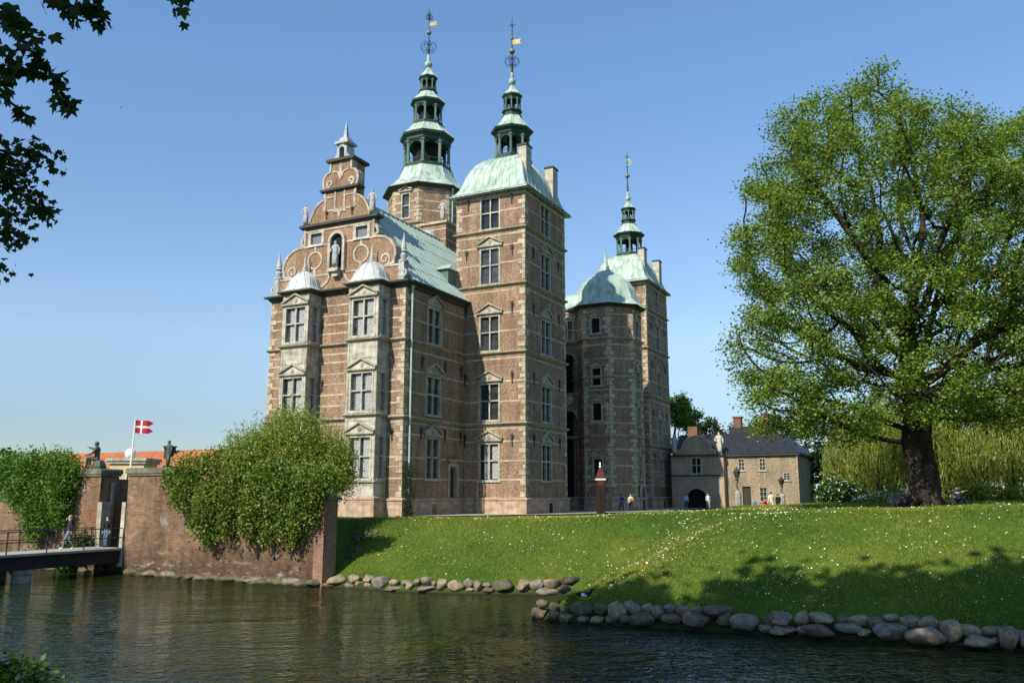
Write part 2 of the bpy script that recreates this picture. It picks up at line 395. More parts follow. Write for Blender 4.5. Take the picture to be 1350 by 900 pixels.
def window(F, sc, z0, z1, w, parent, ped=True, style='glass', label=None, rows=(.52,), cols=2, ph=.95, fw=.15, mats=None, out=.0, name='window'):
    """stone cross window in an opening of the same size; materials: 0 frame, 1 glass, 2 curtain"""
    mb = MB(DZ); a, b = sc - w / 2, sc + w / 2
    for p, q in ((a, a + fw), (b - fw, b)): mb.fbox(F, p, q, -.3, .04 + out, z0, z1, 0)
    mb.fbox(F, a + fw, b - fw, -.3, .04 + out, z1 - fw, z1, 0)
    mb.fbox(F, a - .12, b + .12, -.3, .12 + out, z0 - .14, z0 + .06, 0)
    iw = (w - 2 * fw) / cols
    for k in range(1, cols): mb.fbox(F, a + fw + iw * k - fw * .4, a + fw + iw * k + fw * .4, -.3, -.02 + out, z0 + .06, z1 - fw, 0)
    hs = [z0 + .06] + [z0 + (z1 - z0) * r for r in rows] + [z1 - fw]
    for z in hs[1:-1]: mb.fbox(F, a + fw, b - fw, -.3, -.035 + out, z - fw * .4, z + fw * .4, 0)
    mb.fquad(F, [(a, -.22, z0), (b, -.22, z0), (b, -.22, z1), (a, -.22, z1)], 1)
    if style == 'curtain':
        for k in range(cols):
            l0 = a + fw + iw * k
            for i in range(len(hs) - 1):
                zz0, zz1 = hs[i] + .08, hs[i + 1] - .08
                if k == 0: c0, c1 = l0 + iw * .34, l0 + iw * .98
                else: c0, c1 = l0 + iw * .24, l0 + iw * .92
                mb.fquad(F, [(c0, -.21, zz0), (c1, -.21, zz0), (c1, -.21, zz1), (c0, -.21, zz1)], 2)
    if style == 'half':
        for k in range(cols):
            l0 = a + fw + iw * k
            mb.fquad(F, [(l0 + iw * .1, -.21, z0 + .1), (l0 + iw * .9, -.21, z0 + .1), (l0 + iw * .9, -.21, z1 - fw), (l0 + iw * .1, -.21, z1 - fw)], 2)
    if style == 'blind':
        for k in range(cols):
            l0 = a + fw + iw * k
            mb.fquad(F, [(l0, -.21, z0 + .08), (l0 + iw, -.21, z0 + .08), (l0 + iw, -.21, z1 - fw), (l0, -.21, z1 - fw)], 2)
    if ped:
        e = w / 2 + .26
        mb.fbox(F, sc - e + .12, sc + e - .12, -.02, .10 + out, z1 + .005, z1 + .10, 0)
        mb.fbox(F, sc - e, sc + e, -.02, .22 + out, z1 + .10, z1 + .24, 3)
        mb.fprism(F, [(sc - e + .1, z1 + .24), (sc + e - .1, z1 + .24), (sc, z1 + ph)], -.02, .07 + out, 0)
        for sg in (-1, 1):
            P = [(sc + sg * (e + .04), z1 + .25), (sc, z1 + ph), (sc, z1 + ph + .17), (sc + sg * (e + .04), z1 + .40)]
            mb.fprism(F, P if sg < 0 else P[::-1], -.02, .24 + out, 3)
        mb.fprism(F, [(sc + .17 * math.cos(q), z1 + .24 + (ph - .24) * .38 + .17 * math.sin(q)) for q in [2 * math.pi * k / 8 for k in range(8)]], .06 + out, .13 + out, 3)
    o = mb.build(name, mats or ['frame', 'glass', 'curtain' if style != 'blind' else 'shade', 'string'], parent)
    if label: o['label'] = label
    return o
DZ = -GZ

def anchor(F, s, z, parent, h=1.0):
    mb = MB(DZ)
    mb.fbox(F, s - .045, s + .045, 0, .09, z - h / 2, z + h / 2)
    mb.fprism(F, [(s - .17, z + h * .28), (s, z + h * .12), (s + .17, z + h * .28), (s, z + h * .44)], 0, .11)
    mb.fbox(F, s - .15, s + .15, 0, .08, z + h * .02, z + h * .09)
    return mb.build('wall_anchor', 'iron', parent)
# ================================================================== THE CASTLE
castle = empty('castle', (CO[0], CO[1], GZ), ROT)
tag(castle, 'red brick renaissance castle with sandstone bands and green copper spires behind the moat', 'castle')
ZP, Z1, Z2, Z3, Z4, ZE = 3.94, 10.3, 16.5, 22.6, 27.7, 31.3
STR = [(0, -.14), (.10, -.08), (.24, .02), (.26, .10), (0, .2)]          # string course profile
def course(parent, poly, z, mat='string', prof=STR, name='string_course'):
    mb = MB(DZ); mb.course(poly, [(t, z + d) for t, d in prof]); return mb.build(name, mat, parent)
def plinth(parent, poly, name='plinth'):
    mb = MB(DZ); mb.course(poly, [(.16, GZ - .6), (.16, ZP - .12), (.24, ZP - .08), (.24, ZP + .06), (0, ZP + .16)]); return mb.build(name, 'plinth', parent)

# ---- main body
BODY = rect(-20.0, -6.0, -9.6, 44.0)
body = None
Fs, Ff = edge(BODY, 1), edge(BODY, 0)
ow = [(4.4 - 1.15, 4.4 + 1.15, z0, z1) for z0, z1 in ((5.55, 8.95), (10.75, 14.05), (16.7, 19.85))]
dr = (7.0, 8.5, 2.7, 7.1)
mb = MB(DZ)
wall(mb, Fs, 0, 53.6, GZ - .6, 21.2, ow + [dr], 0, .35, 1)
bl = [5.5, 7.15, 8.95, 9.85, 12.3, 14.05, 15.7, 18.25, 19.85]
bands(mb, Fs, .02, 9.58, bl, ow + [dr])
wall(mb, Ff, 0, 14, GZ - .6, 21.2)
bl2 = bl + [6.4, 13.2, 15.0, 19.0, 17.45, 11.4]
for a, b in ((.02, 2.6), (5.4, 9.5), (12.4, 13.98)): bands(mb, Ff, a, b, bl2)
quoins(mb, Ff, 14, -1, ZP + .2, 21.0); quoins(mb, Ff, 0, 1, ZP + .2, 21.0); quoins(mb, Fs, 0, 1, ZP + .2, 21.0)
for i in (2, 3):
    F = edge(BODY, i); wall(mb, F, 0, F.L, GZ - .6, 21.2); bands(mb, F, .02, F.L - .02, bl)
body = mb.build('main_body', ['brick', 'stone'], castle)
plinth(body, BODY)
for z in (Z1, Z2): course(body, BODY, z)
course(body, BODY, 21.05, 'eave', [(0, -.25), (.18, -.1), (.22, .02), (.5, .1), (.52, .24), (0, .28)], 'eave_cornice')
for (a, b, z0, z1), st in zip(ow, ('glass', 'glass', 'glass')): window(Fs, (a + b) / 2, z0, z1, b - a, body, True, st)
mb = MB(DZ)                                                              # side door with a round arch
mb.fquad(Fs, [(dr[0], -.3, dr[2]), (dr[1], -.3, dr[2]), (dr[1], -.3, dr[3]), (dr[0], -.3, dr[3])], 0)
for s in (dr[0], dr[1]): mb.fbox(Fs, s - .14, s + .14, -.3, .1, dr[2], dr[3] - .2, 1)
arc = [(7.75 + .62 * math.cos(q), 6.1 + .62 * math.sin(q)) for q in [math.pi * k / 10 for k in range(11)]]
mb.fprism(Fs, [(7.13, 7.1), (7.13, 6.1)] + arc[::-1] + [(8.37, 6.1), (8.37, 7.1)], -.3, .03, 1)
mb.fbox(Fs, dr[0] - .35, dr[1] + .35, -.05, .25, 7.1, 7.3, 1)
mb.build('door', ['wood', 'string'], body)
mb = MB(DZ); mb.fbox(Fs, 4.0, 5.1, .14, .22, GZ, 3.75, 1); mb.fbox(Fs, 4.18, 4.92, .2, .25, GZ, 3.6, 0); mb.build('cellar_hatch', ['brick', 'stone'], body)
for s, z in ((.9, 9.2), (2.6, 9.2), (6.3, 9.2), (2.6, 15.0), (.9, 15.0), (6.2, 15.0), (8.9, 9.2), (8.9, 15.0)): anchor(Fs, s, z, body)
for s, z in ((5.7, 18.1), (12.9, 14.6), (13.0, 9.0), (5.9, 13.2)): anchor(Ff, s, z, body)
def downpipe(parent, F, s, z0, z1, t=.28, r=.075):
    mb = MB(DZ); mb.tube([F.p(s, t, z) for z in (z0, (z0 + z1) / 2, z1)], r)
    z = z0 + .6
    while z < z1: mb.tube([F.p(s, t, z), F.p(s, t, z + .09)], r * 1.5); z += 1.9
    mb.tube([F.p(s, t, z1 - .3), F.p(s, t + .03, z1 - .05), F.p(s, t + .05, z1)], [r, r * 2.4, r * 2.6])
    return mb.build('downpipe', 'pipe', parent)
downpipe(body, Fs, .55, 4.0, 20.95)
mb = MB(DZ); mb.fbox(Fs, .1, 42, .5, .62, 21.22, 21.36); mb.build('gutter', 'copper_dark', body)

# ---- main roof (copper, steep)
mb = MB(DZ)
rv0, rv1 = -9.0, 44.0
mb.add([(-20.5, rv0, 21.3), (-5.5, rv0, 21.3), (-5.5, rv1, 21.3), (-20.5, rv1, 21.3), (-13, rv0, 30.0), (-13, rv1, 30.0)],
       [(1, 2, 5, 4), (3, 0, 4, 5), (0, 1, 4), (2, 3, 5)])
v = rv0 + .7; k = 0
while v < 12:                                                            # standing seams
    for sg in (1, -1):
        a = (-13 + sg * 7.45, v, 21.36); b = (-13 + sg * .1, v, 29.94)
        mb.tube([a, b], .035, 0, 4)
    v += .75
for f in (.2, .42, .63, .82):
    x, z = -5.5 - 7.5 * f, 21.33 + 8.7 * f
    mb.tube([(x, rv0, z), (x, 20, z)], .018, 0, 4)
mb.tube([(-13, rv0, 30.05), (-13, rv1, 30.05)], .12, 0, 6)
roof = mb.build('main_roof', 'copper_roof', castle)
mb = MB(DZ)                                                              # dormer against the tower
mb.box(-8.3, -6.95, -1.5, -.02, 22.6, 24.3, 1)
mb.add([(-8.5, -1.75, 24.3), (-6.7, -1.75, 24.3), (-6.7, 0, 24.3), (-8.5, 0, 24.3), (-8.1, -.5, 25.0), (-7.2, -.5, 25.0), (-7.2, 0, 25.0), (-8.1, 0, 25.0)],
       [(0, 1, 5, 4), (1, 2, 6, 5), (3, 0, 4, 7), (4, 5, 6, 7), (0, 3, 2, 1)], 0)
mb.build('dormer', ['copper', 'copper_mid'], roof)
mb = MB(DZ)                                                              # parapet block on the ridge
mb.box(-15.4, -12.4, 7.0, 9.6, 28.4, 31.9, 0); mb.box(-15.6, -12.2, 6.8, 9.8, 31.9, 32.15, 1)
for z in (30.1, 31.2): mb.box(-15.42, -12.38, 6.97, 9.62, z, z + .16, 1)
mb.octa(-14.5, 6.4, [(1.5, 29.6), (1.45, 30.1), (1.2, 30.6), (.7, 31.0), (.1, 31.15)], 2, 12)
mb.build('ridge_parapet', ['brick', 'stone', 'lead'], roof)
mb = MB(DZ); mb.box(-12.0, -11.2, 9.7, 11.0, 26.5, 31.3, 0); mb.box(-12.1, -11.1, 9.6, 11.1, 31.3, 31.5, 0); mb.build('chimney', 'brick_red', roof)

# ---- stepped and scrolled gable
GC = -12.97
half = [(7.0, 21.25), (6.35, 21.3), (6.3, 22.75), (5.75, 22.85), (5.72, 23.15), (5.88, 23.7), (5.78, 24.3), (5.4, 24.85), (4.8, 25.25), (4.1, 25.4), (3.72, 25.4), (3.72, 27.1)]
half2 = [(3.62, 27.3), (3.35, 27.5), (3.1, 27.85), (2.85, 28.4), (2.55, 28.9), (2.1, 29.25), (1.75, 29.4), (1.62, 29.7), (1.62, 30.1)]
half3 = [(1.62, 30.3), (1.78, 30.5), (1.86, 30.9), (1.78, 31.35), (1.5, 31.7), (1.12, 31.85), (1.1, 32.7)]
Fg = Frame((GC, -9.6), (1, 0), (0, -1))
def sym(h): return h and ([(-x, z) for x, z in h[::-1]][::-1])
mb = MB(DZ)
WX = 2.72                                                                # the two gable windows are cut as recesses between piers
def tier(h):
    poly = [(x, z) for x, z in h] + [(-x, z) for x, z in h[::-1]]
    return poly
tops = [(x, z) for x, z in half if z <= 25.41]
mb.fprism(Fg, tier([p for p in half if p[1] <= 25.405]), -.7, 0, 0)
for a, b in ((-3.72, -3.15), (-1.65, 1.65), (3.15, 3.72)): mb.fbox(Fg, a, b, -.7, 0, 25.4, 26.65, 0)
mb.fbox(Fg, -3.72, 3.72, -.7, 0, 26.65, 27.1, 0)
mb.fprism(Fg, tier(half2), -.7, 0, 0); mb.fprism(Fg, tier(half3), -.7, 0, 0)
mb.fbox(Fg, -1.1, 1.1, -1.9, -.7, 29.2, 32.7, 0)
gable = mb.build('gable', ['brick_gable'], castle)
def gcourse(x, z, h=.22, t=.3):
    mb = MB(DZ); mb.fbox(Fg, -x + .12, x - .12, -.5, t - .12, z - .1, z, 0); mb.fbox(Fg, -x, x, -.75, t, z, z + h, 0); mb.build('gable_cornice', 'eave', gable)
gcourse(4.1, 27.1); gcourse(2.05, 30.1, .18, .25)
mb = MB(DZ); mb.fbox(Fg, -1.45, 1.45, -2.1, .25, 32.7, 32.95, 0); mb.build('gable_cornice', 'eave', gable)
# strapwork: pale bands, rings and volutes
def circ(cx, cz, r, n=16, a0=0, a1=2 * math.pi): return [(cx + r * math.cos(a0 + (a1 - a0) * k / n), cz + r * math.sin(a0 + (a1 - a0) * k / n)) for k in range(n + (0 if abs(a1 - a0 - 2 * math.pi) < 1e-6 else 1))]
def spiral(cx, cz, r, turns=1.3, a0=0, sg=1, n=22): return [(cx + sg * r * (1 - .75 * k / n) * math.cos(a0 + turns * 2 * math.pi * k / n), cz + r * (1 - .75 * k / n) * math.sin(a0 + turns * 2 * math.pi * k / n)) for k in range(n + 1)]
mb = MB(DZ)
T = (-.02, .06)
for sg in (-1, 1):
    e = [(sg * x, z) for x, z in half[3:11]]
    mb.ribbon(Fg, e, .2, -.72, .075)                                     # edge of the big scroll
    mb.ribbon(Fg, [(sg * 6.3, 22.72), (sg * .75, 22.72)], .17, *T)       # base band
    mb.ribbon(Fg, [(sg * 6.3, 21.3), (sg * 6.3, 22.72)], .2, *T)
    mb.ribbon(Fg, [(sg * 3.7, 25.38), (sg * .82, 25.38)], .17, -.02, .05)
    mb.ribbon(Fg, [(sg * 3.62, 25.4), (sg * 3.62, 27.08)], .2, *T)
    mb.ribbon(Fg, [(sg * 3.6, 26.73), (sg * .0, 26.73)], .15, -.02, .05)
    for x in (1.62, 3.18): mb.ribbon(Fg, [(sg * x, 25.46), (sg * x, 26.66)], .17, -.02, .055)
    mb.ribbon(Fg, spiral(sg * 4.85, 23.35, .55, 1.35, -math.pi / 2, sg), .17, -.02, .065)
    mb.ribbon(Fg, [(sg * 4.85, 22.82), (sg * 5.4, 22.85), (sg * 5.72, 23.0)], .2, -.02, .07)
    mb.ribbon(Fg, [(sg * 2.42 + p, q) for p, q in circ(0, 24.1, .74)], .17, *T, closed=True)
    mb.ribbon(Fg, [(sg * 2.42, 24.85), (sg * 2.42, 25.3)], .26, -.02, .055); mb.ribbon(Fg, [(sg * 2.42, 23.35), (sg * 2.42, 22.8)], .26, -.02, .055)
    mb.ribbon(Fg, [(sg * .85, 23.0), (sg * .85, 22.5), (sg * 1.0, 22.1), (sg * 1.5, 21.75), (sg * 2.0, 21.6), (sg * 2.25, 21.35)], .22, -.02, .07)
    e2 = [(sg * x, z) for x, z in half2[:7]]
    mb.ribbon(Fg, e2, .17, -.72, .07)
    mb.ribbon(Fg, [(sg * 1.62, 28.4), (sg * 1.55, 29.3), (sg * 1.62, 30.05)], .24, *T)
    mb.ribbon(Fg, [(sg * 1.62, 28.35), (sg * .0, 28.35)], .15, -.02, .05); mb.ribbon(Fg, [(sg * 1.5, 29.55), (sg * .55, 29.55)], .13, -.02, .05)
    mb.ribbon(Fg, [(sg * .5, 28.42), (sg * .5, 30.0)], .16, -.02, .065)
    e3 = [(sg * x, z) for x, z in half3]
    mb.ribbon(Fg, e3, .18, -.72, .07)
    mb.ribbon(Fg, spiral(sg * 1.1, 30.8, .36, 1.1, -math.pi / 2, sg, 14), .2, -.02, .065)
    mb.ribbon(Fg, [(0, 31.3), (sg * .35, 31.75), (sg * .9, 31.85)], .16, -.02, .06)
    mb.ribbon(Fg, [(0, 28.3), (sg * .7, 28.15)], .2, -.02, .06)
    mb.ribbon(Fg, [(sg * 3.65, 25.6), (sg * 4.05, 25.75), (sg * 3.95, 26.2), (sg * 3.72, 26.5)], .26, -.6, .0)
mb.fprism(Fg, [(-.3, 28.3), (0, 27.55), (.3, 28.3)], -.02, .07); mb.fprism(Fg, [(-.28, 31.4), (0, 31.0), (.28, 31.4), (.12, 31.9), (.22, 32.2), (0, 32.55), (-.22, 32.2), (-.12, 31.9)], -.02, .07)
mb.build('strapwork', 'trim', gable)
mb = MB(DZ)                                                              # statue niche
nz = [(-.62, 23.0), (.62, 23.0)] + circ(0, 25.5, .62, 10, 0, math.pi)
mb.fprism(Fg, nz, .0, .02, 1)
mb.ribbon(Fg, [(-.75, 22.8), (-.75, 25.5)] + circ(0, 25.5, .75, 10, math.pi, 0)[0:] + [(.75, 25.5), (.75, 22.8)], .24, -.02, .32, 0)
mb.fprism(Fg, [(-.45, 22.75), (.45, 22.75), (.5, 23.05), (-.5, 23.05)], -.02, .62, 0); mb.fprism(Fg, [(-.25, 22.35), (.25, 22.35), (.45, 22.75), (-.45, 22.75)], -.02, .4, 0)
mb.build('niche', ['trim', 'black'], gable)
for sg in (-1, 1): window(Fg, sg * 2.4, 25.46, 26.62, 1.4, gable, False, 'blind', rows=(), cols=1, mats=['stat_white', 'glass', 'shade', 'trim'], fw=.1)
for sg in (-1, 1):
    mb = MB(DZ); ou = GC + sg * 6.55
    mb.box(ou - .28, ou + .28, -9.75, -9.1, 21.35, 22.9); mb.octa(ou, -9.42, [(.42, 22.9), (.42, 23.05), (.2, 23.1), (.3, 23.45), (.16, 23.7), (.3, 23.8), (.2, 23.95), (.24, 24.05), (.02, 25.4)], 0, 8)
    mb.ribbon(Fg, spiral(sg * 6.72, 22.0, .36, 1.0, -math.pi / 2, sg, 12), .16, -.3, .16)
    mb.build('obelisk', 'stat_grey', gable)
mb = MB(DZ)                                                              # little belfry on top
for x in (-.5, .28): mb.fbox(Fg, x, x + .24, -1.1, .02, 32.95, 34.05)
mb.fprism(Fg, [(-.27, 34.35), (-.27, 33.75)] + circ(0, 33.75, .27, 8, math.pi, 0) + [(.27, 33.75), (.27, 34.35)], -1.1, .02); mb.fbox(Fg, -.27, .27, -.75, -.65, 33.0, 34.0, 1)
for sg in (-1, 1): mb.fprism(Fg, [(sg * .52, 32.95), (sg * .95, 32.95), (sg * .6, 33.3), (sg * .52, 33.6)][::sg], -.6, .0)
mb.fbox(Fg, -.7, .7, -1.25, .15, 34.3, 34.5)
mb.octa(GC, -9.06, [(.72, 34.5), (.5, 34.95), (.26, 35.1), (.22, 35.4), (.02, 36.6)], 0, 4, math.pi / 4)
mb.build('belfry', ['stat_grey', 'black'], gable)
for x in (-1.35, 1.35): anchor(Fg, x, 28.05, gable, .8)

# ---- two sandstone bay windows on the gable front
def bay(u0, u1, label):
    P = rect(u0, u1, -11.1, -9.58); c = (u1 - u0) / 2; W = u1 - u0
    lv = ((5.5, 8.85), (10.75, 13.9), (16.75, 19.85))
    mb = MB(DZ)
    for i in (0, 1, 3):
        F = edge(P, i); sc = F.L / 2; w = 2.3 if i == 0 else .95
        ops = [(sc - w / 2, sc + w / 2, a, b) for a, b in lv]
        wall(mb, F, 0, F.L, GZ - .6, 21.1, ops, 0, .2)
        for s in ((.0, .2), (F.L - .2, F.L)):
            for a, b in ((ZP + .2, 10.1), (10.6, 16.2), (16.7, 20.9)): mb.fbox(F, s[0] if s[0] else -.04, s[1] if s[0] == 0 else F.L + .04, -.02, .04, a, b, 0)
        if i == 0:
            for a, b in ((14.95, 16.15), (9.4 + .6, 10.1)): mb.fbox(F, sc - .95, sc + .95, -.02, .03, a, b, 0)
    b = mb.build('bay_window', ['bay'], castle); b['label'] = label
    pl = MB(DZ); pl.course(P, [(.14, GZ - .6), (.14, ZP - .05), (.2, ZP), (.2, ZP + .14), (0, ZP + .3)]); pl.build('plinth', 'plinth', b)
    for z in (10.42, 16.42): course(b, P, z)
    course(b, P, 5.25, 'string', [(0, -.1), (.14, 0), (.14, .08), (0, .16)])
    course(b, P, 20.95, 'eave', [(0, -.12), (.2, 0), (.42, .1), (.42, .2), (0, .26)], 'eave_cornice')
    for i in (0, 1, 3):
        F = edge(P, i); sc = F.L / 2; w = 2.3 if i == 0 else .95
        for k, (z0, z1) in enumerate(lv): window(F, sc, z0, z1, w, b, i == 0, 'curtain' if i == 0 else 'half', cols=2 if i == 0 else 1, fw=.14 if i == 0 else .12, mats=['bay', 'glass', 'curtain', 'string'])
    mb = MB(DZ); cx, cy = (u0 + u1) / 2, -10.2
    def sq(a, z, e):
        L = []
        for k in range(24):
            q = 2 * math.pi * k / 24; C_, S_ = math.cos(q), math.sin(q)
            L.append((cx + a * (abs(C_) ** e) * (1 if C_ >= 0 else -1), cy + a * .78 * (abs(S_) ** e) * (1 if S_ >= 0 else -1), z))
        return L
    h = W / 2
    mb.loft([sq(h + .38, 21.18, .35), sq(h + .12, 21.34, .4), sq(h - .02, 21.6, .5), sq(h * .93, 21.95, .6), sq(h * .8, 22.35, .75), sq(h * .58, 22.72, .9), sq(h * .33, 22.95, 1), sq(h * .17, 23.05, 1)], 0, True, True)
    for k in range(0, 24, 2):                                            # seams
        q = 2 * math.pi * k / 24; pts = []
        for a, z, e in ((h + .38, 21.2, .35), (h + .12, 21.36, .4), (h - .02, 21.62, .5), (h * .93, 21.97, .6), (h * .8, 22.37, .75), (h * .58, 22.74, .9), (h * .33, 22.97, 1)):
            pts.append(sq(a, z, e)[k])
        mb.tube(pts, .03, 0, 4)
    d = mb.build('dome', 'lead', b, True)
    mb = MB(DZ); mb.lathe(cx, cy, [(.28, 23.0), (.3, 23.12), (.16, 23.2), (.2, 23.35), (.12, 23.5), (.015, 24.7)], 0, 10); mb.build('finial', 'stat_grey', b, True)
bay(-10.45, -7.55, 'tall sandstone bay window nearer the castle corner, with a white dome')
bay(-17.35, -14.6, 'tall sandstone bay window above the shrub, with a white dome')

# ---- spires
def col8(mb, cx, cy, r, z0, z1, cr, m=0):
    for x, y in octo(cx, cy, r): mb.lathe(x, y, [(cr * 1.5, z0), (cr * 1.5, z0 + .18), (cr, z0 + .22), (cr * .85, z1 - .3), (cr * 1.5, z1 - .12), (cr * 1.5, z1)], m, 6)
def lantern(parent, cx, cy, r, z0, z1, cr, core=.45):
    mb = MB(DZ); P = octo(cx, cy, r)
    col8(mb, cx, cy, r, z0, z1, cr, 0)
    for i in range(8):
        F = edge(P, i); L = F.L; g = cr * .8; rr = (L - 2 * g) / 2; zs = z1 - rr - .12
        mb.fprism(F, [(g, z1), (g, zs)] + circ(L / 2, zs, rr, 8, math.pi, 0) + [(L - g, zs), (L - g, z1)], -.12, .02, 1)
        h = (z1 - z0)
        mb.fbox(F, g, L - g, -.06, .0, z0, z0 + h * .07, 1); mb.fbox(F, g, L - g, -.05, -.01, z0 + h * .22, z0 + h * .25, 1)
    if core: mb.octa(cx, cy, [(r * core, z0), (r * core, z1)], 2)
    return mb.build('lantern', ['copper_mid', 'copper_dark', 'black'], parent)
def ribs_oct(mb, cx, cy, prof, per=3, r=.03, m=0):
    for i in range(8):
        for f in [k / per for k in range(per)]:
            pts = []
            for rad, z in prof:
                O8 = octo(cx, cy, rad); a, b = O8[i], O8[(i + 1) % 8]
                pts.append((a[0] + (b[0] - a[0]) * f, a[1] + (b[1] - a[1]) * f, z + .01))
            mb.tube(pts, r, m, 4)
def spire_roof(parent, cx, cy, prof, per=2):
    mb = MB(DZ); mb.octa(cx, cy, prof, 0); ribs_oct(mb, cx, cy, prof, per); return mb.build('lantern_roof', 'copper', parent)
def dark_ring(parent, cx, cy, prof):
    mb = MB(DZ); mb.octa(cx, cy, prof, 0); return mb.build('lantern_cornice', 'copper_dark', parent)
def vane(parent, cx, cy, z, top, rings, balls, flagz, fl=1.15, flag=True):
    mb = MB(DZ); mb.lathe(cx, cy, [(.13, z), (.07, z + 1.5), (.045, top - 1), (.02, top)], 0, 8)
    for zz, r in rings:
        for k in range(4):
            q = math.pi * k / 4
            for off in (-1, 1):
                pts = [(cx + math.cos(q) * (r * .5 * off + r * .5 * math.cos(t)), cy + math.sin(q) * (r * .5 * off + r * .5 * math.cos(t)), zz + r * .55 * math.sin(t)) for t in [2 * math.pi * j / 10 for j in range(11)]]
                mb.tube(pts, .028, 0, 4, False)
    for d in (0, math.pi / 2): mb.tube([(cx - .4 * math.cos(d), cy - .4 * math.sin(d), top - .9), (cx + .4 * math.cos(d), cy + .4 * math.sin(d), top - .9)], .03, 0, 4)
    mb.build('weather_vane_rod', 'iron', parent)
    mb = MB(DZ)
    for zz, r in balls: mb.lathe(cx, cy, [(r * math.sin(math.pi * k / 8), zz - r * math.cos(math.pi * k / 8)) for k in range(9)], 0, 12)
    F = Frame((cx, cy), (1, 0), (0, -1))
    if flag: mb.fprism(F, [(.05, flagz), (fl * .5, flagz - .05), (fl * .9, flagz - .12), (fl * .7, flagz + .18), (fl * .9, flagz + .42), (.05, flagz + .5)], -.025, .025)
    else: mb.ribbon(F, circ(.12, flagz + .3, .42, 12, -1.9, 2.2), .16, -.03, .03)
    mb.build('gilded_vane', 'gold', parent)

